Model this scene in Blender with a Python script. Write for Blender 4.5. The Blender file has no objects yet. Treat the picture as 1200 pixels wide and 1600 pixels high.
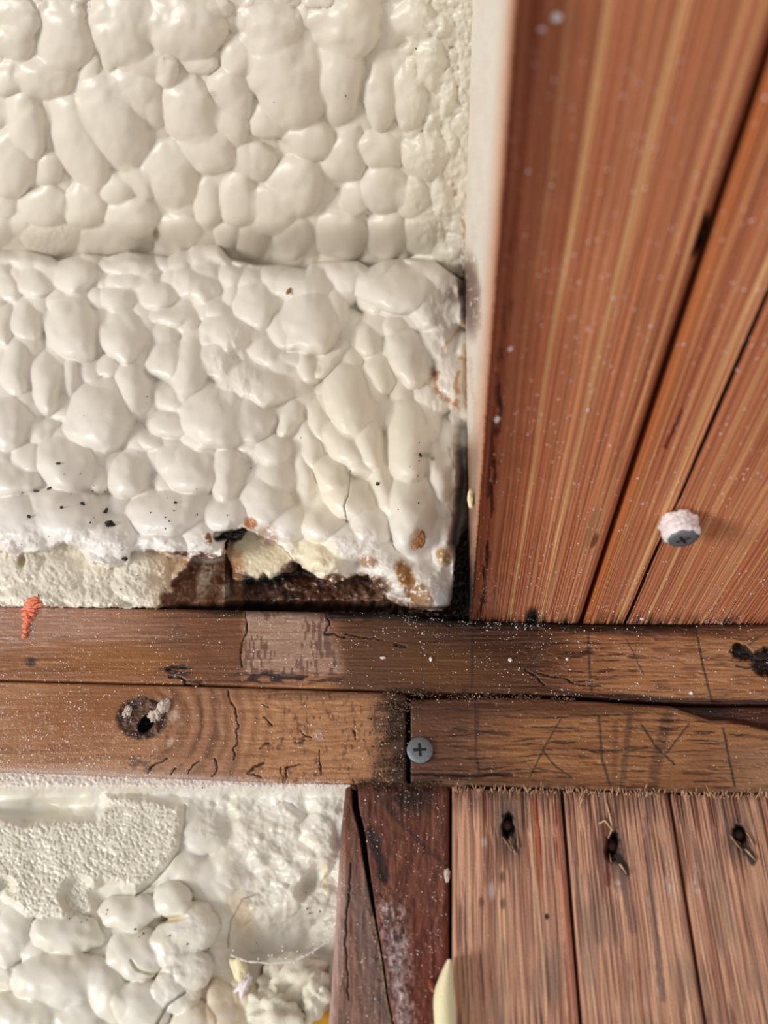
import bpy, math
import numpy as np
from mathutils import Matrix, Vector

# ------------------------------------------------------------------ camera, world, light, exposure
F = 1200.0
ey = np.array([88.0, 846.0, 1200.0]); ey /= np.linalg.norm(ey)          # towards the wall
ez = np.array([105.0, -1700.0, 1200.0]); ez -= ey*ez.dot(ey); ez /= np.linalg.norm(ez)   # up
ex = np.cross(ey, ez)                                                    # along the wall
col = bpy.context.scene.collection
sc = bpy.context.scene
cam_data = bpy.data.cameras.new('camera'); cam = bpy.data.objects.new('camera', cam_data); col.objects.link(cam)
R = np.array([[ex[0], -ex[1], -ex[2]], [ey[0], -ey[1], -ey[2]], [ez[0], -ez[1], -ez[2]]])
cam.matrix_world = Matrix([list(R[0])+[0], list(R[1])+[0], list(R[2])+[0], [0, 0, 0, 1]])
cam_data.sensor_fit = 'HORIZONTAL'; cam_data.sensor_width = 36; cam_data.lens = 36
cam_data.clip_start = 0.005; cam_data.clip_end = 50
cam_data.dof.use_dof = True; cam_data.dof.focus_distance = 0.305; cam_data.dof.aperture_fstop = 11
sc.camera = cam

w = bpy.data.worlds.new('world'); sc.world = w; w.use_nodes = True
w.node_tree.nodes['Background'].inputs[0].default_value = (1.0, 0.975, 0.94, 1)
w.node_tree.nodes['Background'].inputs[1].default_value = 0.40

def area(name, loc, target, size, power, color):
    l = bpy.data.lights.new(name, 'AREA'); l.size = size; l.energy = power; l.color = color
    o = bpy.data.objects.new(name, l); col.objects.link(o)
    o.location = loc
    o.rotation_euler = (Vector(target)-Vector(loc)).to_track_quat('-Z', 'Y').to_euler()
    return o
area('window_daylight', (-1.45, -.55, -.50), (0, .28, .2), 0.55, 24.5, (1.0, 0.97, 0.93))
area('room_daylight', (0.5, -1.0, -1.2), (0, .28, .2), 1.4, 7, (1.0, 0.97, 0.95))
sc.view_settings.view_transform = 'Standard'; sc.view_settings.look = 'None'
sc.view_settings.gamma = 1; sc.view_settings.use_curve_mapping = False
sc.view_settings.exposure = 0.0

# ------------------------------------------------------------------ numeric helpers
D = 0.28                      # wall plane distance
ZB = 0.1444                   # underside of the beam, top of the plates
WALL = (np.array([0, 1.0, 0]), D)
BEAM = (np.array([0, 0, 1.0]), ZB)
DECK = (np.array([0, 0, 1.0]), 0.3600)
RIM = (np.array([0, 1.0, 0]), D-0.010)
BAY = (np.array([0, 1.0, 0]), D+0.006)
PX = 0.00026                  # metres per picture pixel at the wall

def ray(U, V):
    a = np.stack([np.asarray(U, float)-600, np.asarray(V, float)-800, np.full(np.shape(U), F)], -1)
    return np.stack([a@ex, a@ey, a@ez], -1)
def onp(U, V, plane, h=0.0):
    n, c = plane; r = ray(U, V)
    return r*((c-h)/(r@n))[..., None]
def xb_at(u, v, plane): return onp(np.array(float(u)), np.array(float(v)), plane)

def hsh(ix, iy, s):
    n = (ix.astype(np.int64)*374761393 + iy.astype(np.int64)*668265263 + s*1274126177) & 0xffffffff
    n = ((n ^ (n >> 13))*1103515245) & 0xffffffff
    n = ((n ^ (n >> 16))*2246822519) & 0xffffffff
    return ((n ^ (n >> 15)) & 0xffffff)/float(0xffffff)
def vn(x, y, s=0):
    x = np.asarray(x, float); y = np.asarray(y, float)
    ix = np.floor(x); iy = np.floor(y); fx = x-ix; fy = y-iy
    fx = fx*fx*fx*(fx*(fx*6-15)+10); fy = fy*fy*fy*(fy*(fy*6-15)+10)
    a = hsh(ix, iy, s); b = hsh(ix+1, iy, s); c = hsh(ix, iy+1, s); d = hsh(ix+1, iy+1, s)
    return (a*(1-fx)+b*fx)*(1-fy)+(c*(1-fx)+d*fx)*fy
def fbm(x, y, s=0, o=4, g=0.5):
    t = 0; a = 1; n = 0; x = np.asarray(x, float); y = np.asarray(y, float)
    for i in range(o):
        t = t+a*vn(x, y, s+i*17); n += a; a *= g
        x, y = x*2.03*.8-y*2.03*.6, x*2.03*.6+y*2.03*.8
    return t/n
def fbs(x, y, s=0, o=4, g=0.5):          # keeps its axes: for stretched grain
    t = 0; a = 1; n = 0
    for i in range(o):
        t = t+a*vn(x*2.0**i, y*2.0**i, s+i*17); n += a; a *= g
    return t/n
def ss(a, b, x):
    t = np.clip((x-a)/(b-a), 0, 1); return t*t*(3-2*t)
def ell(U, V, cx, cy, rx, ry, rot=0, soft=0.3):
    c, s = math.cos(math.radians(rot)), math.sin(math.radians(rot))
    x = (U-cx)*c+(V-cy)*s; y = -(U-cx)*s+(V-cy)*c
    return 1-ss(1-soft, 1+soft, np.sqrt((x/rx)**2+(y/ry)**2))
def pdist(U, V, pts):
    d = np.full(np.shape(U), 1e9)
    for (x0, y0), (x1, y1) in zip(pts[:-1], pts[1:]):
        dx, dy = x1-x0, y1-y0; L = dx*dx+dy*dy+1e-9
        t = np.clip(((U-x0)*dx+(V-y0)*dy)/L, 0, 1)
        d = np.minimum(d, np.hypot(U-x0-t*dx, V-y0-t*dy))
    return d
def line(U, V, pts, wd, wob=0, s=0):
    if wob: U = U+wob*(vn(U/9., V/9., s)-.5)*2; V = V+wob*(vn(U/9., V/9., s+3)-.5)*2
    return 1-ss(wd*.5, wd*1.4, pdist(U, V, pts))
def lin(c): c = np.asarray(c, float)/255.; return np.where(c <= .04045, c/12.92, ((c+.055)/1.055)**2.4)
def mute(C, k, t=(1.06, .97, .93)):
    return C*(1-k)+(C@np.array([.35, .5, .15]))[..., None]*np.array(t)*k
def mx(C, c, m):
    return C*(1-m[..., None]) + np.asarray(c, float)*m[..., None]
def base(U, c): return np.zeros(np.shape(U)+(3,))+np.asarray(c, float)

# ------------------------------------------------------------------ materials
def new_mat(name, rough=.6, spec=.5, bump=0., bscale=3000., vary=.06, sss=0., color=None, coat=0., metal=0., alpha=1.):
    m = bpy.data.materials.new(name); m.use_nodes = True; nt = m.node_tree; N = nt.nodes; L = nt.links
    b = N['Principled BSDF']
    b.inputs['Roughness'].default_value = rough; b.inputs['Specular IOR Level'].default_value = spec
    b.inputs['Metallic'].default_value = metal; b.inputs['Alpha'].default_value = alpha
    b.inputs['Coat Weight'].default_value = coat; b.inputs['Coat Roughness'].default_value = .25
    tc = N.new('ShaderNodeTexCoord'); nz = N.new('ShaderNodeTexNoise')
    nz.inputs['Scale'].default_value = bscale; nz.inputs['Detail'].default_value = 3
    L.new(tc.outputs['Object'], nz.inputs['Vector'])
    mr = N.new('ShaderNodeMapRange'); mr.inputs[3].default_value = 1-vary; mr.inputs[4].default_value = 1+vary
    mr.inputs[1].default_value = .3; mr.inputs[2].default_value = .7
    L.new(nz.outputs['Fac'], mr.inputs[0])
    mul = N.new('ShaderNodeVectorMath'); mul.operation = 'SCALE'
    if color is None:
        at = N.new('ShaderNodeAttribute'); at.attribute_name = 'tint'; L.new(at.outputs['Color'], mul.inputs[0])
    else:
        mul.inputs[0].default_value = tuple(lin(color))
    L.new(mr.outputs[0], mul.inputs['Scale']); L.new(mul.outputs[0], b.inputs['Base Color'])
    if bump:
        bp = N.new('ShaderNodeBump'); bp.inputs['Strength'].default_value = bump; bp.inputs['Distance'].default_value = .0004
        L.new(nz.outputs['Fac'], bp.inputs['Height']); L.new(bp.outputs[0], b.inputs['Normal'])
    if sss:
        b.inputs['Subsurface Weight'].default_value = sss
        b.inputs['Subsurface Radius'].default_value = (1., .8, .55); b.inputs['Subsurface Scale'].default_value = .0018
    return m
M_FOAM = new_mat('spray foam', .36, .5, .10, 2500, .015, sss=.25)
M_WOOD = new_mat('framing lumber', .55, .4, .5, 2200, .10)
M_WET = new_mat('stained plate lumber', .42, .5, .5, 2200, .12)
M_DUST = new_mat('foam dust', .6, .5, color=(238, 226, 222))
M_CRUMB = new_mat('wood crumbs', .7, .4, color=(82, 60, 46), vary=.8, bscale=900)
M_STEEL = new_mat('galvanised screw steel', .45, .5, .4, 3000, .25, color=(125, 130, 138), metal=.55)
M_RECESS = new_mat('screw recess', .6, .3, color=(28, 28, 30))
M_RUST = new_mat('rusty nail steel', .5, .5, .6, 2500, .5, color=(62, 40, 32), metal=.3)
M_BLACK = new_mat('black pellet', .5, .5, .5, 3000, .4, color=(42, 36, 32))
M_TAR = new_mat('black resin', .25, .6, .5, 900, .4, color=(16, 14, 15))
M_BARK = new_mat('brown flake', .7, .4, .8, 1800, .5, color=(158, 112, 74))
M_WHITE = new_mat('white foam crumb', .5, .5, .6, 2500, .05, color=(244, 232, 232))
M_CREAM = new_mat('cream foam', .5, .4, .5, 1600, .05, color=(236, 226, 186), sss=.1)
M_ORANGE = new_mat('orange crayon wax', .5, .4, .8, 1800, .15, color=(244, 138, 106))
M_YELLOW = new_mat('yellow plastic', .4, .5, color=(235, 180, 40))
M_WEB = new_mat('cobweb silk', .5, .5, color=(205, 200, 190), alpha=.16)
M_THREAD = new_mat('silk thread', .4, .5, color=(235, 232, 225), alpha=.75)
M_SHEATH = new_mat('sheathing', .8, .2, .4, 300, .15, color=(96, 66, 46))

# ------------------------------------------------------------------ object helpers
def tag(o, label=None, cat=None, group=None, kind=None):
    if label: o['label'] = label
    if cat: o['category'] = cat
    if group: o['group'] = group
    if kind: o['kind'] = kind
    return o
def empty(name, loc, label, cat, group=None):
    o = bpy.data.objects.new(name, None); col.objects.link(o); o.location = tuple(loc); o.empty_display_size = .01
    return tag(o, label, cat, group)
def link(name, me, mat, parent=None, smooth=True):
    o = bpy.data.objects.new(name, me); col.objects.link(o); me.materials.append(mat)
    if smooth: me.polygons.foreach_set('use_smooth', [True]*len(me.polygons))
    if parent is not None:
        o.parent = parent; o.matrix_parent_inverse = Matrix.Translation(-parent.location)
    return o
def from_arrays(name, verts, quads, mat, parent=None, tint=None, smooth=True, extra=()):
    me = bpy.data.meshes.new(name)
    verts = np.asarray(verts, np.float32); quads = np.asarray(quads, np.int32)
    k = quads.shape[1]; nq = len(quads)
    loops = quads.ravel(); starts = np.arange(nq)*k; tot = np.full(nq, k)
    for f in extra:
        starts = np.append(starts, len(loops)); tot = np.append(tot, len(f)); loops = np.append(loops, f)
    me.vertices.add(len(verts)); me.vertices.foreach_set('co', verts.ravel())
    me.loops.add(len(loops)); me.loops.foreach_set('vertex_index', loops.astype(np.int32))
    me.polygons.add(len(starts)); me.polygons.foreach_set('loop_start', starts.astype(np.int32))
    me.update(calc_edges=True)
    if tint is not None:
        a = me.color_attributes.new('tint', 'FLOAT_COLOR', 'POINT')
        c = np.ones((len(verts), 4), np.float32); c[:, :3] = tint
        a.data.foreach_set('color', c.ravel())
    me.validate()
    return link(name, me, mat, parent, smooth)

class Relief:
    """One worn face of a board or a foam mass, with real depth, closed at the sides and back."""
    def __init__(s, name, U, V, plane, hf, cf, back, mat, parent=None):
        s.plane = plane; s.hf = hf
        h = hf(U, V); P = onp(U, V, plane, h); C = lin(np.clip(cf(U, V), 0, 255))
        ny, nx = U.shape; idx = np.arange(ny*nx).reshape(ny, nx)
        q = np.stack([idx[:-1, :-1], idx[1:, :-1], idx[1:, 1:], idx[:-1, 1:]], -1).reshape(-1, 4)
        ring = np.concatenate([idx[0, :-1], idx[:-1, -1], idx[-1, :0:-1], idx[:0:-1, 0]])
        n, c = plane; rp = P.reshape(-1, 3)[ring]
        bk = rp - n*((rp@n)-c)[:, None] + np.asarray(back, float)
        nb = len(ring); b0 = ny*nx
        j = np.arange(nb); jn = (j+1) % nb
        sk = np.stack([ring[j], ring[jn], b0+jn, b0+j], -1)
        cc = bk.mean(0)                                      # back face as a fan to its centre
        fan = np.stack([b0+j, b0+jn, np.full(nb, b0+nb), np.full(nb, b0+nb)], -1)
        verts = np.concatenate([P.reshape(-1, 3), bk, cc[None]])
        Cf = C.reshape(-1, 3); tint = np.concatenate([Cf, Cf[ring], Cf[ring].mean(0)[None]])
        o = from_arrays(name, verts, np.concatenate([q, sk]), mat, parent, tint,
                        extra=[[b0+a, b0+b, b0+nb] for a, b in zip(j, jn)])
        s.obj = o
    def at(s, u, v, lift=0.):
        u = np.atleast_1d(np.asarray(u, float)); v = np.atleast_1d(np.asarray(v, float))
        return onp(u, v, s.plane, s.hf(u, v)+lift)

def grid(u0, u1, v0, v1, step):
    return np.meshgrid(ax_(u0, u1, step), np.arange(v0, v1+step, step))
def ax_(u0, u1, su):      # fine inside the picture, coarse beyond it
    f = np.arange(max(u0, -20), min(u1, 1220)+su*.5, su); a = [f]
    if u0 < -20: a = [np.arange(u0, -22, 7.)]+a
    if u1 > 1220: a = a+[np.arange(1226, u1+7, 7.)]
    return np.concatenate(a)
def hgrid(u0, u1, top, bot, su, sv):         # horizontal board between two edge curves
    u = ax_(u0, u1, su); n = int(max(bot(u)-top(u))/sv)+2
    b = np.linspace(0, 1, n)[:, None]; U = np.repeat(u[None], n, 0)
    return U, top(U)*(1-b)+bot(U)*b
def vgrid(v0, v1, left, right, su, sv):
    v = np.arange(v0, v1+sv, sv); n = int(max(right(v)-left(v))/su)+2
    a = np.linspace(0, 1, n)[None]; V = np.repeat(v[:, None], n, 1)
    return left(V)*(1-a)+right(V)*a, V
def pl(pts):
    x = [p[0] for p in pts]; y = [p[1] for p in pts]
    m0 = (y[1]-y[0])/(x[1]-x[0]); m1 = (y[-1]-y[-2])/(x[-1]-x[-2])
    return lambda t: np.interp(t, x, y)+np.minimum(t-x[0], 0)*m0+np.maximum(t-x[-1], 0)*m1
def edge_round(d, r=6., depth=.0016):          # d: px inside the edge
    t = np.clip(1-d/r, 0, 1); return -depth*(1-np.sqrt(np.clip(1-t*t, 0, 1)))

# ------------------------------------------------------------------ setting behind everything
def slab(name, p0, p1, mat):
    x0, y0, z0 = p0; x1, y1, z1 = p1
    v = [(x, y, z) for x in (x0, x1) for y in (y0, y1) for z in (z0, z1)]
    q = [(0, 1, 3, 2), (4, 6, 7, 5), (0, 4, 5, 1), (2, 3, 7, 6), (0, 2, 6, 4), (1, 5, 7, 3)]
    o = from_arrays(name, v, q, mat, smooth=False); o['kind'] = 'structure'; return o
slab('wall_back', (-.45, D+.092, -.30), (.50, D+.11, .42), M_SHEATH)
slab('ceiling', (-.45, -.25, .402), (.50, D+.092, .42), M_SHEATH)

# ------------------------------------------------------------------ beam plies (underside)
VPX, VPY = 688., 1646.
def S(U, V): return VPX+(U-VPX)*(VPY-970.)/(VPY-V)       # position across the plies, read at the plate
def T(V): return 60000./(VPY-V)                          # runs along the grain
def beam_col(U, V, seed, edgeL, edgeR):
    s = S(U, V); t = T(V)
    sw = s + 5*(vn(s/60., t/14., seed)-.5) + 1.2*(vn(s/9., t/7., seed+5)-.5)
    C = base(U, (192, 120, 84))
    a = fbs(sw/5., t/60., seed+1, 4, .65); C = mx(C, (158, 82, 50), ss(.45, .75, a)*.7)
    a = fbs(sw/11., t/70., seed+2, 3, .6); C = mx(C, (214, 152, 110), ss(.5, .78, a)*.75)
    a = vn(sw/1.1, t/25., seed+3)*vn(sw/14., t/20., seed+4); C = mx(C, (124, 60, 38), ss(.42, .72, a)*.65)
    a = vn(sw/1.6, t/18., seed+8); C = mx(C, (196, 128, 92), ss(.72, .95, a)*.4)
    for c0, wd, st in STREAKS:
        m = 1-ss(wd*.4, wd*1.5, np.abs(sw-c0)); C = mx(C, (228, 178, 124), m*st*(.75+.35*vn(t/9., 0*t, seed+60)))
    # dusty pink haze of overspray settled near the plate, dark mould at the very end
    C = mx(C, (186, 128, 106), .35*ss(800, 960, V)*fbm(U/12., V/12., 31))
    C = mx(C, (90, 56, 42), .5*ss(955, 975, V)*ss(.48, .68, fbm(U/16., V/20., 33)))
    return C
STREAKS = [(795, 2.6, .85), (843, 3.2, .85), (821, 1.4, .35), (870, 1.6, .4), (882, 2.0, .6), (895, 2.2, .7), (771, 1.2, .35),
           (968, 3.0, .9), (950, 1.3, .4), (930, 1.2, .35), (1008, 3.0, .8), (1033, 2.4, .7), (1056, 1.6, .6), (1078, 2.6, .7), (1100, 3.2, .6), (1126, 2., .6)]
def beam1_h(U, V):
    s = S(U, V); t = T(V)
    h = -.0007*(1-fbs(s/3., t/30., 11, 3, .6)) - .0004*ss(.6, .8, vn(s/1.3, t/20., 12))
    h = h + edge_round(s-735.5, 3.5, .0015) + edge_round(905-s, 5, .004)
    pit = ss(.50, .66, fbm(U/6., V/24., 14, 5))*(1-ss(1, 9, np.abs(s-749)))*ss(400, 640, V)
    h = h - .0010*pit
    h = h - .006*ell(U, V, 1088, 365, 10, 36, 18, .2)*ss(899.5, 902, s)      # broken-out hollow beside the seam
    h = h - .003*ell(U, V, 929, 845, 4, 15, 20)*ss(893, 897, s)
    return h - .0015*ss(950, 972, V)*(vn(s/2.5, 0*s, 15))
def beam1_c(U, V):
    s = S(U, V); C = beam_col(U, V, 100, 735, 905)
    C = mx(C, (116, 50, 30), .8*(1-ss(10, 40, s-735))*fbs(s/3., T(V)/9., 17, 3))
    pit = ss(.50, .66, fbm(U/6., V/24., 14, 5))*(1-ss(1, 9, np.abs(s-749)))*ss(200, 640, V)
    C = mx(C, (66, 34, 26), .8*pit)
    C = mx(C, (22, 14, 12), ell(U, V, 1088, 365, 12, 38, 18, .3)*ss(899, 902, s))
    C = mx(C, (196, 130, 88), .6*(1-ss(1, 2.6, np.abs(s-736.5))))
    C = mx(C, (205, 150, 135), .55*ell(U, V, 770, 930, 22, 28)*ss(.35, .7, vn(U/3., V/3., 19)))
    C = mx(C, (26, 20, 18), ell(U, V, 832, 965, 9, 14, 0, .6)+0*U)
    C = mx(C, (168, 120, 84), .7*ell(U, V, 925, 825, 10, 36, 20))
    C = mx(C, (90, 46, 32), .7*ell(U, V, 928, 845, 3.5, 12, 20))
    return C
def beam2_h(U, V):
    s = S(U, V); t = T(V)
    h = -.0007*(1-fbs(s/3., t/30., 21, 3, .6)) - .0004*ss(.6, .8, vn(s/1.3, t/20., 22))
    h = h + edge_round(s-910, 9, .0045)
    cr = 978+1.0*(vn(t/6., 0*t, 24)-.5)+.4*(vn(t/1.2, 0*t, 25)-.5)
    wd = .7+1.7*ss(300, 560, V)*(1-ss(620, 760, V))
    wd = np.where(V > 800, 2.2*ss(830, 860, V), wd*1.0)
    crack = 1-ss(wd*.5, wd+.5, np.abs(s-cr))
    h = h - .0045*crack - .0015*ss(950, 975, V)*vn(s/2.5, 0*s, 26)
    return h - .002*ss(0, 1, (1-ss(0, 5, s-978)) * ss(978, 979, s))*(V < 780)
def beam2_c(U, V):
    s = S(U, V); t = T(V); C = beam_col(U, V, 200, 910, 1200)
    C = mx(C, (178, 96, 44), .6*(1-ss(6, 26, s-910)))
    cr = 978+1.0*(vn(t/6., 0*t, 24)-.5)+.4*(vn(t/1.2, 0*t, 25)-.5)
    C = mx(C, (84, 52, 46), .8*(1-ss(1.0, 2.6, np.abs(s-cr-1.2)))*np.where(V > 800, 1, .7))
    C = mx(C, (92, 34, 20), .7*line(U, V, [(1066, 640), (1040, 700)], 3, 2, 7))
    return C
def bgrid(s0, s1, v0, v1, ds, n):
    s = np.arange(s0, s1+ds, ds)[None]; tt = np.linspace(1/(VPY-v0), 1/(VPY-v1), n)
    # denser where it shows: even in picture height, coarse outside the frame
    v = np.concatenate([np.linspace(v0, -20, 30)[:-1], np.linspace(-20, v1, n)])[:, None]
    V = np.repeat(v, s.shape[1], 1); Sg = np.repeat(s, len(v), 0)
    return VPX+(Sg-VPX)*(VPY-V)/(VPY-970.), V
U, V = bgrid(735, 905.5, -260, 974, .62, 700)
ply1 = Relief('beam_ply', U, V, BEAM, beam1_h, beam1_c, (0, 0, .2125), M_WOOD)
tag(ply1.obj, 'streaky reddish overhead beam ply beside the white foam, its left side dusted white', 'beam', 'plies of the overhead beam')
U, V = bgrid(909.5, 1215, -260, 976, .72, 700)
ply2 = Relief('beam_ply', U, V, BEAM, beam2_h, beam2_c, (0, 0, .2125), M_WOOD)
tag(ply2.obj, 'reddish overhead beam ply at right, split lengthwise, with a foam-crusted screw sticking out', 'beam', 'plies of the overhead beam')

# left side of the beam: crust of overspray on the wood
XB = float(xb_at(735, 970, BEAM)[0])
SIDE = (np.array([1.0, 0, 0]), XB-.0003)
def side_edge(V): return 735.3+(970-V)*(67./970.)
def side_h(U, V):
    f = fbm(U/4., V/4., 41)
    e = side_edge(V)
    return .0004*f + .0014*ss(.35, .8, fbm(U/9., V/22., 42))*(1-ss(8, 34, U-700-.0*V))
def side_c(U, V):
    e = side_edge(V); d = e-U
    C = base(U, (236, 228, 216))
    n = fbm(U/10., V/24., 44); n2 = vn(U/1.8, V/1.8, 45)
    C = mx(C, (232, 218, 206), ss(.4, .7, n))
    C = mx(C, (200, 150, 122), ss(26, 2, d+10*(n-.5))*.8)
    C = mx(C, (186, 120, 86), ss(9, 1, d+4*(n2-.5))*.85)
    C = mx(C, (228, 222, 208), .6*ss(.55, .8, n2)*ss(6, 20, d))
    # brown rot in the corner; stain and corner shade painted near-black lower down
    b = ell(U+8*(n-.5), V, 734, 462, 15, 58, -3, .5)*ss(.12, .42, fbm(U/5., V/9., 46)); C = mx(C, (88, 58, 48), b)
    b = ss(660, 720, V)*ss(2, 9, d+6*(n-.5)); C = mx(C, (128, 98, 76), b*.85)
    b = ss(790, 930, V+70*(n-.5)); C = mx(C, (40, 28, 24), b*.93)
    C = mx(C, (176, 140, 112), .6*ss(690, 740, V)*n2*line(U, V, [(746, 700), (741, 800), (737, 880)], 5, 3, 9)*(.4+.6*n2))
    C = mx(C, (196, 150, 112), .5*line(U, V, [(733, 560), (742, 640), (741, 700)], 3, 2, 11)*n2)
    return C
v = np.concatenate([np.linspace(-240, -10, 30)[:-1], np.arange(-10, 975, 1.8)])
def side_left(V): return np.interp(V, [-300, 0, 430, 700, 880, 975], [735, 725, 712, 704, 700, 700])
a = np.linspace(0, 1, 60)[None]; V = np.repeat(v[:, None], 60, 1); U = side_left(V)*(1-a)+(side_edge(V)-.6)*a
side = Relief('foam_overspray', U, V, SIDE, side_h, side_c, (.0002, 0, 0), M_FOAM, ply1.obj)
side.obj['label'] = 'dusty white foam overspray on the side of the beam, rotting brown, then stain and corner shade painted dark at the bottom'

# ------------------------------------------------------------------ plates
def wood_h(U, V, seed, ax=0, amp=.0005):
    if ax == 0: g = fbs(U/70., V/3.2, seed, 3, .6)
    else: g = fbs(U/3.2, V/70., seed, 3, .6)
    return amp*(g-1)
ut = pl([(-80, 944), (0, 946), (240, 951), (600, 959), (740, 972), (900, 977), (1085, 980), (1088, 976), (1300, 974)])
ub = pl([(-80, 1060), (0, 1063), (300, 1070), (600, 1080), (640, 1083), (760, 1085), (860, 1087), (960, 1094), (1040, 1100), (1120, 1102), (1200, 1103), (1300, 1104)])
def up_cracks(U, V):
    c = line(U, V, [(383, 956), (386, 990), (376, 1006), (378, 1040)], 1.1, 2, 51)
    c = np.maximum(c, line(U, V, [(510, 958), (514, 978), (508, 990), (540, 996)], 1.5, 2, 52))
    c = np.maximum(c, line(U, V, [(540, 992), (600, 1000)], 1.0, 1, 53))
    c = np.maximum(c, line(U, V, [(262, 1044), (290, 1042)], 3.0, 2, 54))
    c = np.maximum(c, line(U, V, [(265, 1056), (285, 1060), (292, 1066), (318, 1068)], 2.0, 3, 55))
    c = np.maximum(c, line(U, V, [(820, 1046), (838, 1058), (850, 1070)], 1.5, 1, 56))
    c = np.maximum(c, line(U, V, [(840, 1052), (880, 1060), (900, 1070), (940, 1072)], 1.2, 2, 57))
    c = np.maximum(c, line(U, V, [(618, 1006), (634, 1010)], 2.2, 2, 58))
    return c
def knot2(U, V):
    w_ = 14*(fbm(U/9., V/9., 61)-.5)
    return np.clip(ell(U+w_, V+w_, 1157, 1019, 14, 11, 10, .3)+ell(U+w_, V-w_, 1196, 1036, 22, 20, 30, .25)+ell(U+w_, V, 1176, 1028, 12, 5, 30, .4), 0, 1)
def up_h(U, V):
    h = wood_h(U, V, 71, 0, .0006)
    h = h + edge_round(V-ut(U), 5) + edge_round(ub(U)-V, 4)
    h = h - .0010*up_cracks(U, V) - .0035*knot2(U, V)
    wane = ss(940, 1060, U)*(1-ss(4, 24, ub(U)-V)); h = h - .0030*wane
    tear = ss(.62, .75, fbs(U/40., V/4., 73, 3))*ss(780, 840, U); h = h - .0006*tear
    return h + .0002*(fbm(U/5., V/3., 74)-.5)
def up_c(U, V):
    vv = (V-ut(U))/(ub(U)-ut(U)); Vw = V + 7*(fbm(U/60., V/30., 81)-.5)
    C = base(U, (152, 98, 62))
    C = mx(C, (118, 70, 42), ss(.45, .75, fbs(U/90., Vw/4., 82, 4, .6))*.8)
    C = mx(C, (186, 130, 84), ss(.5, .8, fbs(U/70., Vw/7., 83, 3, .6))*.6)
    C = mx(C, (176, 136, 120), .75*ss(360, 90, U)*ss(.8, .3, vv+.4*(fbs(U/50., V/6., 105)-.5)))                 # pinkish left
    C = mx(C, (152, 92, 38), .65*ell(U, V, 195, 1030, 110, 26, 3, .6))             # amber
    C = mx(C, (98, 56, 34), .6*ss(240, 330, U)*(1-ss(372, 384, U)))
    C = mx(C, (88, 62, 56), .6*ell(U, V, 262, 990, 40, 26, 0, .7)*fbm(U/8., V/6., 84))
    dk = ss(500, 560, U)*(1-ss(800, 960, U)); C = mx(C, (78, 46, 27), .8*dk)
    C = mx(C, (58, 30, 18), .65*ell(U, V, 770, 1000, 90, 34, 0, .8))
    C = mx(C, (116, 72, 30), .5*ell(U, V, 690, 1040, 70, 34, 0, .6))
    C = mx(C, (116, 74, 50), .6*ell(U, V, 570, 1030, 50, 40, 0, .6)*fbm(U/9., V/5., 85))
    lt = ss(850, 1010, U)
    C = mx(C, (186, 130, 82), .7*lt*ss(.1, .3, vv)*(.55+.45*fbs(U/120., Vw/8., 86, 3)))
    C = mx(C, (178, 136, 112), .45*ss(900, 1000, U)*ell(U, V, 1060, 1030, 130, 24, 0, .6)*fbm(U/20., V/6., 90))
    tear = ss(.56, .72, fbs(U/45., Vw/4., 73, 3))*ss(780, 840, U)*(1-.55*ss(960, 1060, U)); C = mx(C, (64, 30, 16), .85*tear)
    # pale mould patch
    pm = ss(376, 386, U+5*(vn(V/8., 0*U, 87)-.5))*(1-ss(508, 530, U+8*(vn(V/10., 0*U, 88)-.5)-.25*(V-990)))*ss(1064, 1046, V+8*(vn(U/12., V/5., 89)-.5))
    C = mx(C, (176, 148, 134), .78*pm*(.6+.5*fbs(U/22., V/3., 91, 3)))
    C = mx(C, (212, 196, 190), .6*pm*ss(.62, .8, fbm(U/5., V/2.5, 92)))
    C = mx(C, (100, 66, 56), .7*pm*ss(.6, .8, vn(U/3., V/14., 93)*vn(U/30., V/20., 96)*1.7))
    # purple-black stains low down
    st = ell(U, V, 405, 1058, 38, 10, 0, .5)+ell(U, V, 490, 1062, 50, 9, 0, .6)+ell(U, V, 275, 1048, 24, 12, 0, .6)
    C = mx(C, (52, 32, 34), np.clip(st, 0, 1)*ss(.4, .62, fbs(U/18., V/4., 94)))
    # ragged black band along the top edge
    tb = ss(230, 420, U)*(1-ss(960, 1100, U))
    C = mx(C, (20, 12, 10), tb*ss(16, 3, V-ut(U)+10*(fbm(U/14., V/8., 95)-.5))*np.where((U > 380) & (U < 512), .35, .95))
    C = mx(C, (52, 24, 14), .75*ss(850, 940, U)*ss(20, 2, V-ut(U)+14*(fbs(U/50., V/6., 97)-.5)))
    C = mx(C, (50, 20, 12), .9*ss(830, 900, U)*ss(16, 5, ub(U)-V+9*(fbm(U/70., V/9., 98)-.5)))
    C = mx(C, (30, 18, 14), .85*up_cracks(U, V)*ss(.2, .5, vn(U/4., V/4., 103)))
    # pencil lines
    pc = (34, 30, 28)
    for pts, wd, st_ in (([(918, 978), (921, 1040), (926, 1096)], 2.2, .65), ([(1087, 980), (1098, 1040), (1113, 1098)], 1.8, .85),
                        ([(738, 985), (737, 1078)], 1.8, .6), ([(818, 1002), (831, 1028)], 1.1, .6), ([(861, 992), (822, 1046)], 1.3, .7),
                        ([(980, 1000), (1006, 1054)], 1.2, .6), ([(1000, 995), (988, 1030)], 1.1, .4), ([(1200, 985), (1170, 1008)], 1.4, .5), ([(655, 960), (662, 1075)], 1.2, .35)):
        C = mx(C, pc, st_*line(U, V, pts, wd, .5, 99)*(.5+.5*vn(U/2., V/2., 100)))
    k = knot2(U, V); C = mx(C, (26, 14, 12), k)
    C = mx(C, (52, 28, 26), .8*ell(U, V, 1196, 1032, 17, 16, 0, .4))
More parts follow.
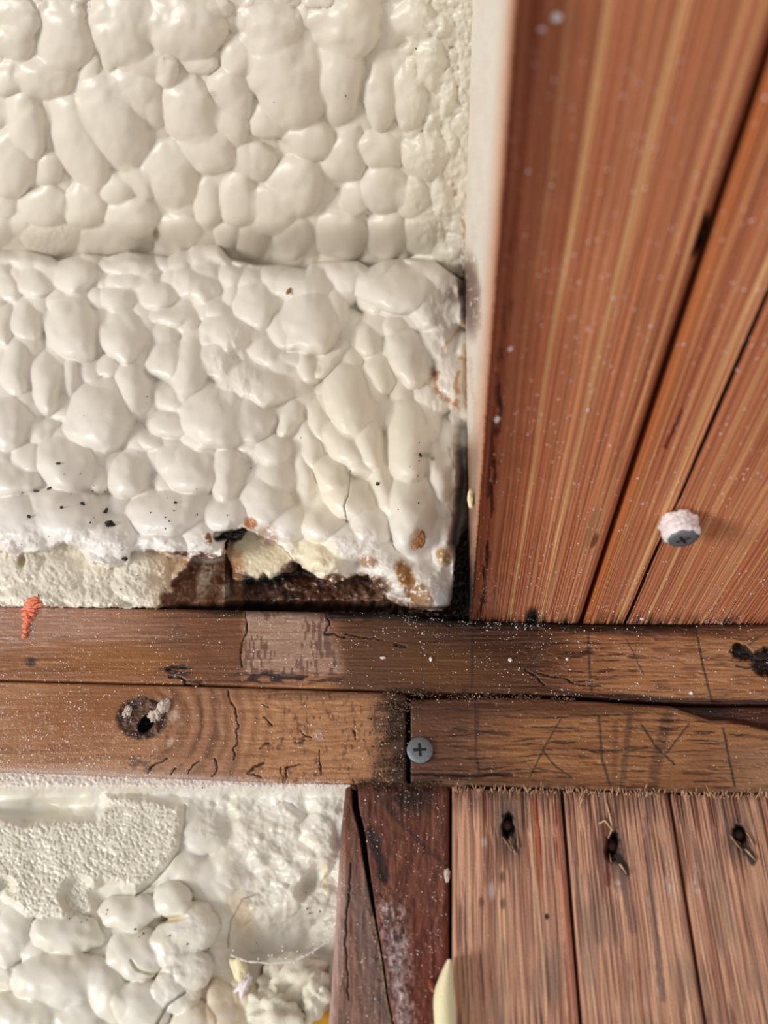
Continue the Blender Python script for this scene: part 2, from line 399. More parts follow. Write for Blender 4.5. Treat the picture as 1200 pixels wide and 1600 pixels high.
    C = mx(C, (150, 110, 82), .8*line(U, V, [(1148, 1032), (1165, 1040), (1178, 1034)], 3, 1, 5))
    C = mx(C, (48, 30, 24), .9*line(U, V, [(1150, 1040), (1164, 1045), (1178, 1041)], 1.5, 1, 5))
    C = mx(C, (46, 28, 24), ell(U, V, 48, 1034, 8, 6, 0, .7)*.85)
    C = mx(C, (214, 190, 184), .55*ss(260, 30, U)*ss(.6, .8, fbs(U/14., V/3., 101))*ss(.9, .2, vv))
    C = mx(C, (74, 46, 34), .45*ss(.7, .85, fbm(U/4., V/3., 102))*ss(1000, 800, U))
    return mute(C, .10)
U, V = hgrid(-460, 1420, ut, ub, 1.5, 1.3)
plate_u = Relief('wall_plate', U, V, WALL, up_h, up_c, (0, .088, 0), M_WET)
tag(plate_u.obj, 'upper water-stained plate under the beam, with a pale mould patch and pencil lines', 'wood plank', 'stacked wall plates')

lt_ = pl([(-80, 1062.5), (0, 1065), (300, 1072.5), (600, 1082), (635, 1085)])
lb_ = pl([(-80, 1204), (0, 1206), (200, 1214), (400, 1222), (540, 1226), (635, 1226)])
def rings(U, V):
    d = np.hypot((U-222)/1.0, (V-1122)/1.05)+9*(fbm(U/22., V/22., 111)-.5)
    return d
def ll_checks(U, V):
    c = line(U, V, [(356, 1080), (370, 1120), (372, 1150), (364, 1185)], 1.3, 3, 121)
    for pts, wd in (([(385, 1208), (400, 1198), (414, 1192)], 2.2), ([(388, 1210), (408, 1214)], 2.4), ([(446, 1222), (447, 1200), (470, 1196)], 1.7),
                    ([(440, 1200), (442, 1225)], 1.2), ([(410, 1100), (420, 1106)], 2), ([(412, 1120), (424, 1132)], 2), ([(406, 1170), (422, 1160)], 1.8),
                    ([(468, 1140), (486, 1152)], 1.6), ([(462, 1160), (484, 1156)], 1.2), ([(552, 1140), (556, 1156)], 1.6), ([(500, 1170), (500, 1210)], 1.2),
                    ([(232, 1206), (240, 1195), (262, 1186)], 1.8), ([(296, 1208), (300, 1196), (312, 1190)], 1.8), ([(330, 1212), (342, 1200), (336, 1186)], 1.6), ([(268, 1210), (274, 1200)], 1.2)):
        c = np.maximum(c, line(U, V, pts, wd*.7, 2.5, int(pts[0][0])))
    return c
def kn_h(U, V):
    k = ell(U, V, 222, 1122, 38, 32, 0, .12)
    hole = ell(U, V, 229, 1131, 9, 15, 38, .3)
    return -.0012*k*(.3+.7*fbm(U/6., V/6., 115)) - .0065*hole + .0012*ell(U, V, 222, 1122, 38, 32, 0, .1)*ss(.5, .8, fbm(U/9., V/9., 116))
def ll_h(U, V):
    d = rings(U, V)
    h = wood_h(U, V, 112, 0, .0004) + edge_round(V-lt_(U), 4) + edge_round(lb_(U)-V, 6, .002) + edge_round(635-U, 5)
    rip = .00022*np.sin(d/3.4+3*fbm(U/30., V/30., 133))*ell(U, V, 300, 1140, 140, 80, 0, .5)*(U > 240)
    rip2 = .0002*np.sin((V+34*fbm(U/50., V/16., 118)+.15*U)/2.1)*ss(370, 420, U)*(1-ss(540, 600, U))
    return h + rip + rip2 - .0008*ll_checks(U, V) + kn_h(U, V) + .0002*(fbm(U/4., V/4., 119)-.5)
def ll_c(U, V):
    d = rings(U, V)
    C = base(U, (172, 118, 80))
    C = mx(C, (140, 90, 58), ss(.45, .75, fbs(U/80., (V+6*fbm(U/40., V/40., 120))/4., 122, 4, .6))*.7)
    C = mx(C, (196, 146, 104), .5*ss(.5, .8, fbs(U/60., V/6., 123, 3)))
    C = mx(C, (132, 74, 34), .6*ell(U, V, 200, 1095, 110, 34, 0, .7))
    C = mx(C, (146, 84, 44), .55*ell(U, V, 110, 1125, 90, 40, 0, .8))
    rg = ss(238, 262, U)*(1-ss(360, 385, U))
    C = mx(C, (152, 104, 74), .6*rg)
    C = mx(C, (106, 66, 44), .6*rg*ss(.6, .98, np.sin(d/5.2+4*vn(d/14., 0*d, 135))*.5+.5)*ss(.2, .6, fbm(U/12., V/12., 136)))
    C = mx(C, (196, 160, 138), .6*ss(1180, 1210, V)*ss(420, 200, U))
    C = mx(C, (178, 150, 138), .7*ss(14, 2, lb_(U)-V)*fbm(U/6., V/4., 124)*1.6*ss(560, 480, U))
    C = mx(C, (190, 134, 86), .55*ss(375, 430, U)*(1-ss(560, 610, U)))
    wv = (np.sin((V+34*fbm(U/50., V/16., 118)+.15*U)/2.1)*.5+.5)*ss(.35, .6, fbm(U/30., V/14., 134))
    C = mx(C, (146, 96, 58), .35*wv*ss(370, 420, U)*(1-ss(540, 600, U)))
    C = mx(C, (86, 54, 36), .6*ss(.6, .78, fbm(U/5., V/11., 125))*ss(370, 440, U))
    C = mx(C, (50, 33, 25), .85*ss(572, 632, U+40*(fbm(U/16., V/16., 126)-.5)))
    C = mx(C, (96, 60, 40), .6*ss(1100, 1084, V)*ss(300, 500, U))
    C = mx(C, (60, 42, 40), .6*ell(U, V, 225, 1192, 30, 12, 0, .6)*ss(.4, .7, fbm(U/7., V/5., 127)))
    C = mx(C, (44, 28, 22), .8*ll_checks(U, V)*ss(.2, .5, vn(U/4., V/4., 131)))
    k = ell(U, V, 222, 1122, 39, 33, 0, .14)
    C = mx(C, (78, 50, 38), .9*k); C = mx(C, (46, 28, 22), k*ss(.45, .7, fbm(U/7., V/7., 128)))
    C = mx(C, (126, 88, 64), .6*k*ss(.6, .75, vn(U/5., V/5., 129)))
    C = mx(C, (12, 10, 10), ell(U, V, 229, 1131, 9, 15, 38, .3))
    C = mx(C, (206, 184, 166), .7*ell(U, V, 271, 1119, 6, 11, 10, .4)); C = mx(C, (206, 184, 166), .6*ell(U, V, 266, 1160, 5, 8, 20, .4))
    C = mx(C, (190, 164, 148), .7*ell(U, V, 497, 1148, 6, 9, -15, .4))
    C = mx(C, (224, 200, 182), .5*ss(.64, .8, fbm(U/4., V/3., 130))*ss(320, 120, U)*ss(1085, 1120, V))
    return mute(C, .14)
U, V = hgrid(-460, 635, lt_, lb_, 1.4, 1.3)
plate_l = Relief('wall_plate', U, V, WALL, ll_h, ll_c, (0, .088, 0), M_WOOD)
tag(plate_l.obj, 'lower left plate with a big dark knot hole and ring grain', 'wood plank', 'stacked wall plates')

WALL2 = (np.array([0, 1.0, 0]), D-.0015)
rt_ = pl([(642, 1093), (760, 1094), (860, 1094), (960, 1100), (1050, 1106), (1075, 1116), (1110, 1132), (1150, 1128), (1200, 1114), (1300, 1108)])
rt_line = pl([(642, 1093), (760, 1090), (860, 1092), (960, 1098), (1060, 1104), (1300, 1106)])
rb_ = pl([(642, 1224), (760, 1230), (900, 1236), (1100, 1241), (1300, 1244)])
def wane_d(U, V): return V-pl([(900, 1090), (960, 1100), (1040, 1104), (1075, 1116), (1110, 1128), (1150, 1128), (1200, 1140), (1300, 1140)])(U)
def rl_h(U, V):
    h = wood_h(U, V, 141, 0, .0005) + edge_round(V-rt_line(U), 4, .0015) + edge_round(rb_(U)-V, 8, .0022) + edge_round(U-642, 2.5, .0006)
    h = h - .0045*ss(940, 1040, U)*ss(3, -6, wane_d(U, V))*(1-.35*ss(1120, 1200, U))
    h = h - .0006*ss(.64, .75, fbs(U/40., V/3.5, 143, 3)) - .0010*line(U, V, [(642, 1209), (740, 1212), (800, 1210)], 2, 1, 5)
    return h + .0002*(fbm(U/5., V/3., 144)-.5)
def rl_c(U, V):
    Vw = V + 8*(fbm(U/50., V/30., 151)-.5)
    C = base(U, (156, 104, 62))
    C = mx(C, (126, 76, 42), ss(.45, .75, fbs(U/90., Vw/4.5, 152, 4, .6))*.7)
    C = mx(C, (182, 128, 80), .6*ss(.5, .8, fbs(U/70., Vw/8., 153, 3)))
    C = mx(C, (82, 48, 34), .75*ss(860, 680, U+60*(fbm(U/50., V/20., 154)-.5)))
    C = mx(C, (64, 36, 28), .5*ss(1200, 1235, V+10*(fbs(U/50., V/5., 156)-.5))*ss(1000, 800, U))
    C = mx(C, (74, 40, 26), .7*ss(1132, 1104, V)*ss(1100, 900, U))
    C = mx(C, (58, 30, 18), .8*ss(.6, .74, fbs(U/55., Vw/3.2, 143, 3)))
    C = mx(C, (176, 136, 108), .5*ss(1090, 1200, U)*ss(1140, 1180, V))
    C = mx(C, (110, 72, 52), .6*ell(U, V, 1130, 1192, 60, 22, 0, .7)*fbm(U/14., V/8., 155))
    C = mx(C, (148, 108, 78), .7*ss(12, 3, rb_(U)-V)*ss(660, 720, U))
    C = mx(C, (72, 34, 22), .92*ss(930, 1000, U)*ss(5, -2, wane_d(U, V)))
    C = mx(C, (30, 14, 10), .9*ss(930, 1000, U)*ss(-1, -12, wane_d(U, V))*(1-ss(1110, 1170, U)))
    C = mx(C, (196, 160, 132), .8*(1-ss(1, 3, np.abs(wane_d(U, V))))*ss(1030, 1060, U)*(1-ss(1130, 1150, U)))
    pc = (36, 28, 26)
    for pts, wd, st_ in (([(743, 1095), (744, 1180), (750, 1212)], 2.0, .6), ([(748, 1095), (747, 1150)], 1.2, .5), ([(876, 1124), (848, 1172), (828, 1214)], 1.4, .75),
                        ([(848, 1172), (866, 1196), (892, 1214)], 1.6, .75), ([(832, 1172), (864, 1171)], 1.4, .7), ([(936, 1120), (941, 1190), (954, 1226)], 2.4, .65),
                        ([(984, 1118), (972, 1228)], 5.0, .4), ([(962, 1130), (960, 1222)], 4.5, .3), ([(1043, 1118), (1036, 1150), (1024, 1200), (1020, 1230)], 9, .42),
                        ([(1002, 1132), (1024, 1166), (1054, 1194)], 1.8, .8), ([(1076, 1132), (1042, 1176)], 1.6, .8), ([(1130, 1138), (1138, 1180), (1148, 1228)], 1.9, .9)):
        C = mx(C, pc, st_*line(U, V, pts, wd, .6, 157)*(.55+.45*vn(U/2., V/2., 158)))
    C = mx(C, (30, 16, 12), .85*line(U, V, [(642, 1209), (740, 1212), (800, 1210)], 1.6, 1, 5))
    C = mx(C, (150, 96, 66), .5*line(U, V, [(672, 1137), (705, 1138)], 1.6, .6, 5))
    return mute(C, .10)
U, V = hgrid(641.5, 1420, rt_line, rb_, 1.4, 1.3)
plate_r = Relief('wall_plate', U, V, WALL2, rl_h, rl_c, (0, .0895, 0), M_WET)
tag(plate_r.obj, 'lower right plate with the screw at its end and crossed pencil marks', 'wood plank', 'stacked wall plates')

# ------------------------------------------------------------------ posts under the plates
def vl(x0, slope): return lambda V: x0+(V-1240)*slope
def post_c(seed, tone):
    def f(U, V, x0=tone[0], sl=tone[1]):
        s = x0_conv(U, V); t = V
        sw = s+4*(vn(s/40., t/160., seed)-.5)+1.5*(vn(s/8., t/60., seed+1)-.5)
        C = base(U, (196, 148, 122))
        C = mx(C, (158, 108, 86), ss(.42, .72, fbs(sw/6., t/400., seed+2, 4, .65))*.8)
        C = mx(C, (220, 176, 142), .7*ss(.5, .75, fbs(sw/8., t/300., seed+3, 3, .6)))
        C = mx(C, (112, 74, 60), .8*ss(.5, .85, vn(sw/1.7, t/90., seed+4)*(.6+.6*vn(sw/30., t/120., seed+5))))
        C = mx(C, (134, 112, 100), .4*ss(.5, .75, fbs(sw/20., t/90., seed+6)))
        C = mx(C, (84, 62, 52), .5*ss(1290, 1240, V)*ss(.35, .6, fbs(sw/3., t/30., seed+7)))
        return C
    return f
def x0_conv(U, V): return 705+(U-705)*(1240+900)/(V+900)
NAILS = [(793, 1290, 14, 20, 5), (957, 1322, 14, 22, 10), (1155, 1305, 16, 14, 0)]
def post_extra(U, V, C):
    for (x, y, rx, ry, r) in NAILS:
        w_ = 9*(fbm(U/7., V/12., 801)-.5)
        C = mx(C, (78, 60, 54), .75*ell(U+w_, V+w_, x, y+4, rx*1.3, ry*2.2, -r, .8))
        C = mx(C, (24, 16, 14), ell(U+w_, V+w_, x, y, rx*.7, ry*.95, r, .4))
    C = mx(C, (50, 38, 32), .85*line(U, V, [(800, 1306), (808, 1330)], 4, 3, 3)*ss(.3, .6, vn(U/3., V/4., 9)))
    C = mx(C, (30, 22, 20), .9*line(U, V, [(966, 1336), (978, 1362)], 5, 3, 3))
    C = mx(C, (40, 30, 28), .8*line(U, V, [(1160, 1315), (1176, 1348)], 6, 3, 3))
    C = mx(C, (178, 78, 48), .75*line(U, V, [(836, 1250), (841, 1330), (846, 1420)], 3.2, 1.5, 3)*ss(1430, 1330, V))
    C = mx(C, (156, 74, 58), .45*line(U, V, [(870, 1260), (884, 1430), (893, 1600)], 6, 2, 3))
    C = mx(C, (112, 48, 32), .6*line(U, V, [(946, 1280), (950, 1380)], 4, 2, 4))
    C = mx(C, (98, 78, 78), .5*line(U, V, [(1010, 1280), (1018, 1400), (1036, 1560)], 6, 2, 5))
    C = mx(C, (92, 74, 74), .4*line(U, V, [(972, 1360), (990, 1450)], 8, 2, 5))
    C = mx(C, (210, 200, 200), .55*(ell(U, V, 1045, 1375, 8, 40, -8, .6)+ell(U, V, 965, 1390, 6, 14, 0, .6)+ell(U, V, 1088, 1375, 7, 22, -5, .6))*ss(.4, .7, vn(U/3., V/7., 12)))
    C = mx(C, (206, 196, 196), .6*(ell(U, V, 756, 1316, 5, 7, 0, .5)+ell(U, V, 768, 1392, 5, 14, 0, .5)))
    for (x, y) in ((785, 1370), (786, 1412), (752, 1410)): C = mx(C, (96, 68, 54), .7*ell(U, V, x, y, 4, 8, 0, .6))
    C = mx(C, (20, 14, 12), ell(U, V, 854.5, 1432, 3, 4.5, 0, .4))
    return C
posts = []
POSTP = (np.array([0, 1.0, 0]), D-.003)
def make_post(seed, L, Rr, topf, label, seg):
    def top(U): return topf(U)+6*(hsh(np.floor(U/2.6), 0*U, seed)-.5)
    def hf(U, V):
        s = x0_conv(U, V)
        sw = s+4*(vn(s/40., V/160., seed)-.5)
        h = -.0010*(1-fbs(sw/3., V/200., seed+11, 3, .65)) - .0009*ss(.6, .85, vn(sw/1.8, V/70., seed+4))*ss(1450, 1260, V)
        h = h + edge_round(s-L, 5, .002) + edge_round(Rr-s, 5, .002) - .0016*ss(1252, 1234, V)*vn(s/2.2, 0*s, seed+12)
        for (x, y, rx, ry, r) in NAILS: h = h - .0052*ell(U+9*(fbm(U/7., V/12., 801)-.5), V+9*(fbm(U/7., V/12., 801)-.5), x, y, rx*.65, ry*.9, r, .4)
        return h
    cf0 = post_c(seed, (L, 0))
    cf = lambda U, V: post_extra(U, V, cf0(U, V))
    s = np.arange(L, Rr+1.2, 1.2)[None]; b = np.linspace(0, 1, 300)[:, None]
    tp = topf(s)+5*(hsh(np.floor(s/2.6), 0*s, seed)-.5)
    Vg = tp*(1-b)+1720*b; Sg = np.repeat(s, 300, 0)
    Ug = 705+(Sg-705)*(Vg+900)/(1240+900)
    r = Relief('wood_post', Ug, Vg, POSTP, hf, cf, (0, .088, 0), M_WOOD)
    tag(r.obj, label, 'wooden post', 'weathered post boards under the plates'); posts.append(r); return r
p1 = make_post(300, 706.5, 875.5, lambda s: 1232+(s-706)*.02, 'left of the three frayed post boards, with an orange streak, beside the dark stud', 0)
p2 = make_post(330, 880, 1042, lambda s: 1236+(s-880)*.02, 'middle of the three frayed post boards, with a rusty nail deep in a splintered hole', 0)
p3 = make_post(360, 1046.5, 1290, lambda s: 1240+(s-1046)*.01, 'right-hand frayed post board, lighter, with a grey stain around its nail', 0)

# frayed fibres standing off the board ends
rng = np.random.default_rng(5)
def fibres(r, s0, s1, n, top):
    vs, qs, k = [], [], 0
    for i in range(n):
        s = rng.uniform(s0, s1); ln = rng.uniform(3, 12)*(2.2 if rng.random() < .10 else 1); wd = rng.uniform(.5, 1.5)
        dx = rng.normal(0, .22)*ln; v0 = top(s)+rng.uniform(0, 8)
        a = r.at([s-wd, s+wd], [v0, v0], -.0003); b = onp(np.array([s+dx-wd*.5, s+dx+wd*.5]), np.array([v0-ln*.6]*2), r.plane, rng.uniform(.0002, .0018))
        c = onp(np.array([s+dx*1.8]), np.array([v0-ln]), r.plane, rng.uniform(.0002, .003))
        off = np.array([0, .0004, 0])
        pts = np.concatenate([a, b, c, a+off, b+off, c+off])
        vs.append(pts); qs += [[k, k+1, k+3, k+2], [k+2, k+3, k+4, k+4], [k+5, k+7, k+8, k+6], [k, k+2, k+7, k+5], [k+1, k+6, k+8, k+3], [k+2, k+4, k+9, k+7], [k+3, k+8, k+9, k+4]]
        k += 10
    vs = np.concatenate(vs)
    quads = [q for q in qs if len(set(q)) == 4]; tris = [list(dict.fromkeys(q)) for q in qs if len(set(q)) < 4]
    o = from_arrays('frayed_fibers', vs, quads, new_fib, r.obj, smooth=False, extra=tris); o['kind'] = 'stuff'
new_fib = new_mat('frayed wood fibre', .7, .3, 0, 1500, .35, color=(204, 164, 134))
fibres(p1, 708, 874, 70, lambda s: 1232+(s-706)*.02)
fibres(p2, 881, 1040, 70, lambda s: 1236+(s-880)*.02)
fibres(p3, 1048, 1215, 70, lambda s: 1240+(s-1046)*.01)

# dark split stud
STUD = (np.array([0, 1.0, 0]), D-.0005)
sl = pl([(1222, 541), (1300, 533), (1400, 527), (1500, 521), (1600, 513), (1720, 506)])
sr = pl([(1222, 703), (1300, 702.5), (1400, 702), (1500, 702), (1600, 702), (1720, 702)])
CR = [(554, 1228), (556, 1262), (566, 1300), (572, 1345), (584, 1420), (598, 1500), (606, 1560), (618, 1620), (640, 1720)]
crx = lambda V: np.interp(V, [p[1] for p in CR], [p[0] for p in CR])
def stud_h(U, V):
    d = U-crx(V)
    h = -.0006*(1-fbs(U/5., V/60., 171, 3)) + edge_round(U-sl(V), 6, .002) + edge_round(sr(V)-U, 10, .003) - .001*ss(1240, 1226, V)
    gap = np.interp(V, [1225, 1300, 1345, 1420, 1440, 1720], [4.5, 4.5, 3.8, 1.8, .6, .5])
    h = h - .009*(1-ss(gap*.6, gap+1.2, np.abs(d)))
    h = h + .0012*ss(0, 3, d)*(1-ss(6, 90, d)) - .0018*ss(620, 690, U-.0*V)
    h = h - .0007*line(U, V, [(548, 1350), (546, 1400), (541, 1430), (540, 1470), (545, 1560)], 1.6, 2, 8)
    return h + .0006*(fbm(U/7., V/14., 173)-.5) + .0009*ss(.55, .7, fbm(U/8., V/12., 174))*ell(U, V, 610, 1500, 26, 110, -10, .5)
def stud_c(U, V):
    d = U-crx(V); n = fbm(U/8., V/22., 181)
    C = base(U, (120, 70, 54))
    C = mx(C, (84, 44, 34), .8*ss(.4, .68, fbs((U+.25*V)/7., V/60., 182, 4)))
    C = mx(C, (150, 96, 76), .45*ss(.55, .8, fbs((U+.2*V)/5., V/45., 183, 3)))
    C = mx(C, (92, 54, 42), .55*ss(1380, 1250, V)*(d > 0))
    C = mx(C, (34, 22, 18), .85*ell(U, V, 640, 1245, 34, 24, 0, .8)*ss(.3, .6, fbm(U/8., V/8., 184)+.1))
    C = mx(C, (36, 24, 22), .8*line(U, V, [(578, 1300), (592, 1340), (600, 1370)], 9, 4, 6))
    C = mx(C, (58, 34, 28), .6*line(U, V, [(600, 1250), (640, 1300), (690, 1350)], 4, 3, 7))
    C = mx(C, (150, 124, 128), .75*(d > 0)*ss(26, 4, np.abs(d-22)+10*(n-.5))*ss(1380, 1480, V))
    C = mx(C, (206, 196, 198), .7*ss(30, 10, np.abs(d-28))*ss(.5, .66, fbm(U/5., V/7., 185))*ss(1370, 1430, V))
    C = mx(C, (52, 42, 40), .7*ss(26, 6, np.abs(d-20))*ss(.56, .7, fbm(U/7., V/9., 186))*ss(1400, 1450, V)*(1-ss(1530, 1560, V)))
    # left sliver
    L = (d < 0)*1.0
    C = mx(C, (150, 116, 104), L*.7*ss(1300, 1420, V))
    C = mx(C, (112, 82, 70), L*.75*ss(.4, .65, fbs(U/5., V/50., 187)))
    C = mx(C, (186, 156, 148), L*.75*ss(20, 4, U-sl(V)+8*(n-.5))*ss(1290, 1400, V))
    C = mx(C, (96, 82, 78), L*.6*ss(26, 6, np.abs(d+18))*ss(1330, 1420, V)*n*1.5)
    C = mx(C, (72, 38, 26), L*.5*ss(1320, 1240, V))
    C = mx(C, (54, 38, 34), .9*line(U, V, [(548, 1350), (546, 1400), (541, 1430), (540, 1470), (545, 1560)], 1.5, 2, 8))
    C = mx(C, (194, 170, 140), .8*(1-ss(1, 3, np.abs(d+2)))*ss(1350, 1400, V)*(.4+n))
    C = mx(C, (12, 8, 8), ss(4, 2, np.abs(d))*ss(1440, 1400, V))
    C = mx(C, (120, 56, 44), .5*ss(625, 660, U)*ss(1400, 1500, V)*(d > 0))
    return C
U, V = vgrid(1224, 1720, sl, sr, 1.4, 1.5)
stud = Relief('wall_stud', U, V, STUD, stud_h, stud_c, (0, .088, 0), M_WOOD)
tag(stud.obj, 'short dark red-brown stud with a long diagonal split, beside the lower foam', 'wooden stud')

# ------------------------------------------------------------------ spray foam
def lumps(U, V, L, floor, hk=.42, warp=7., ws=38., seed=0, tilt=(-.10, .16), kx=0.):
    Uw = U+warp*2*(fbm(U/ws, V/ws, seed, 2)-.5); Vw = V+warp*2*(fbm(U/ws, V/ws, seed+9, 2)-.5)
    H = np.full(np.shape(U), floor); kk = .0002+.0030*ss(.42, .78, fbm(U/45., V/45., seed+31, 2))+kx
    for l in L:
        cx, cy, rx, ry = l[:4]; rot = l[4] if len(l) > 4 else 0; off = (l[5] if len(l) > 5 else 0)*.001
        m = np.maximum(rx, ry)*1.05+warp
        sel = (np.abs(Uw-cx) < m) & (np.abs(Vw-cy) < m)
        if not sel.any(): continue
        c, s = math.cos(math.radians(rot)), math.sin(math.radians(rot))
        x = (Uw[sel]-cx)*c+(Vw[sel]-cy)*s; y = -(Uw[sel]-cx)*s+(Vw[sel]-cy)*c
        r2 = (x/rx)**2+(y/ry)**2
        A = hk*PX*math.sqrt(rx*ry)
        ta, tb = tilt; j1 = math.sin(cx*1.7+cy*.9)*.12; j2 = math.sin(cx*.8-cy*2.1)*.12
        tl = (ta+j1)*(Uw[sel]-cx)/max(rx, 12)+(tb+j2)*(Vw[sel]-cy)/max(ry, 12)
        hh = off*1.1 - A*.45 + A*(np.sqrt(np.clip(1.04-r2, 0, None))*1.0+tl)
        hh = np.where(r2 < 1.04, hh, -1)
        a0 = H[sel]; k_ = kk[sel]; df = np.abs(a0-hh)
        H[sel] = np.maximum(a0, hh)+np.clip(k_-df, 0, None)**2/(4*k_)
    return H
def filler(seed, u0, u1, v0, v1, step, r, off=-2.2):
    g = np.random.default_rng(seed); out = []
    for y in np.arange(v0, v1, step):
        for x in np.arange(u0, u1, step):
            out.append((x+g.uniform(-.4, .4)*step, y+g.uniform(-.4, .4)*step, r*g.uniform(.8, 1.2), r*g.uniform(.8, 1.3), g.uniform(-40, 20), off+g.uniform(-.6, .6)))
    return out
DL = [(27,27,34,40),(100,57,46,60,-15,.6),(140,113,15,22,0,.4),(20,68,34,27),(63,118,58,40,10),(15,125,30,24),(187,40,52,66,0,.3),(283,40,68,58,0,1.0),
 (215,92,48,30,20,.2),(170,92,14,22),(205,145,50,54,0,-.6),(123,215,44,90,-24,.6),(175,190,48,88,-26,1.6),(213,277,22,48,-32,.8),(38,190,30,58,-15,.4),
 (72,262,30,32),(15,255,40,58,0,.5),(73,322,39,35,0,.3),(133,320,38,36,0,.5),(80,368,50,30,0,-.8),(185,295,30,28,0,.8),(205,338,44,34,10,1.0),(170,375,54,30,0,-.8),
 (238,155,22,46,0,0),(260,110,22,24,0,1.2),(312,97,29,20,10,.6),(300,178,48,70,-22,1.0),(322,232,50,40,15,1.6),(358,195,30,42,-35,.2),(363,142,33,50,-10,1.2),
 (372,84,30,38,-20,.8),(265,272,44,58,-15,.4),(325,312,26,44,0,.3),(372,308,34,52,0,.6),(280,362,42,30,0,-.5),(385,247,34,32,0,.6),(355,370,22,26),
 (447,110,62,90,-20,1.0),(527,115,38,80,0,1.4),(540,35,58,58,0,1.0),(420,40,50,50,-20,.4),(593,150,28,54,0,1.2),(637,150,28,50,0,.8),(672,95,26,50,0,.3),(690,38,20,22,0,1),
 (483,215,42,34,20,1.2),(418,185,36,30,20,0),(540,242,36,42,0,0),(597,232,38,34,-10,.6),(663,240,38,38,0,.8),(600,290,38,40,0,.8),(555,307,24,28,0,0),
 (462,287,46,52,10,.8),(402,250,31,32,0,.9),(420,325,38,44,0,.6),(455,365,30,36),(530,362,44,44,0,.2),(607,362,34,44,0,.4),(660,352,30,46,0,.3),(392,375,25,30),
 (640,300,28,38,0,.4),(690,300,20,42,0,0),(650,30,40,34,0,.2),(345,10,24,16,0,.6),(500,-4,26,12,0,1.4),
 (700,140,16,40,0,-.4),(704,210,14,40,0,-.4)]
DLf = filler(3, -460, 760, -60, 440, 34, 30, -3.4)+filler(4, 640, 750, -30, 420, 14, 10, -.6)+filler(14, -460, 760, -280, -40, 60, 55, -.5)
def deck_h(U, V):
    e = ss(705, 735, U)
    h = lumps(U, V, DL+DLf, -.006, .64, 9, 46, 500, (.05, .26), .0045*ss(170, 10, V)*(1-ss(560, 640, U)))
    rough = ss(600, 700, U)
    h = h + .0011*rough*(fbm(U/9., V/11., 503)-.5)*2 + .0012*(fbm(U/26., V/30., 504, 2)-.5)
    h = h + .0009*ell(U, V, 82, 372, 48, 26, 0, .4)*(vn(U/3., V/3., 505)-.5)*.5
    h = h - .013*ss(345, 400, V)*(1-ss(640, 720, U))
    return h*(1-.8*e) + .0025*e*(fbm(U/5., V/9., 506)-.2)
def deck_c(U, V):
    C = base(U, (218, 210, 198))
    C = mx(C, (226, 222, 204), .5*ss(560, 680, U)); C = mx(C, (220, 214, 196), .4*fbm(U/90., V/70., 511))
    C = mx(C, (206, 196, 182), .7*ss(716, 745, U+10*(fbm(U/8., V/14., 512)-.5)))
    C = mx(C, (120, 84, 66), .85*ell(U, V, 734, 425, 16, 46, 0, .6)*ss(.4, .62, fbm(U/5., V/8., 513)))
    C = mx(C, (180, 140, 104), .7*line(U, V, [(705, 285), (716, 300), (726, 350), (730, 400)], 3, 4, 514)*ss(.45, .7, vn(U/3., V/5., 515)))
    C = mx(C, (130, 110, 88), .8*ell(U, V, 244, 366, 5, 9, 0, .6))
    C = mx(C, (176, 160, 140), .6*ell(U, V, 333, 148, 7, 6, 0, .7)*vn(U/2., V/2., 516)*1.3)
    return C
U, V = np.meshgrid(ax_(-460, 752, 2.0), np.concatenate([np.linspace(-280, -20, 50)[:-1], np.arange(-20, 452, 2.0)]))
deck = Relief('spray_foam', U, V, DECK, deck_h, deck_c, (0, 0, .04), M_FOAM)
tag(deck.obj, 'cream spray foam overhead in flattened overlapping lobes, above the whiter bulging foam', 'insulation foam', 'spray foam fills')

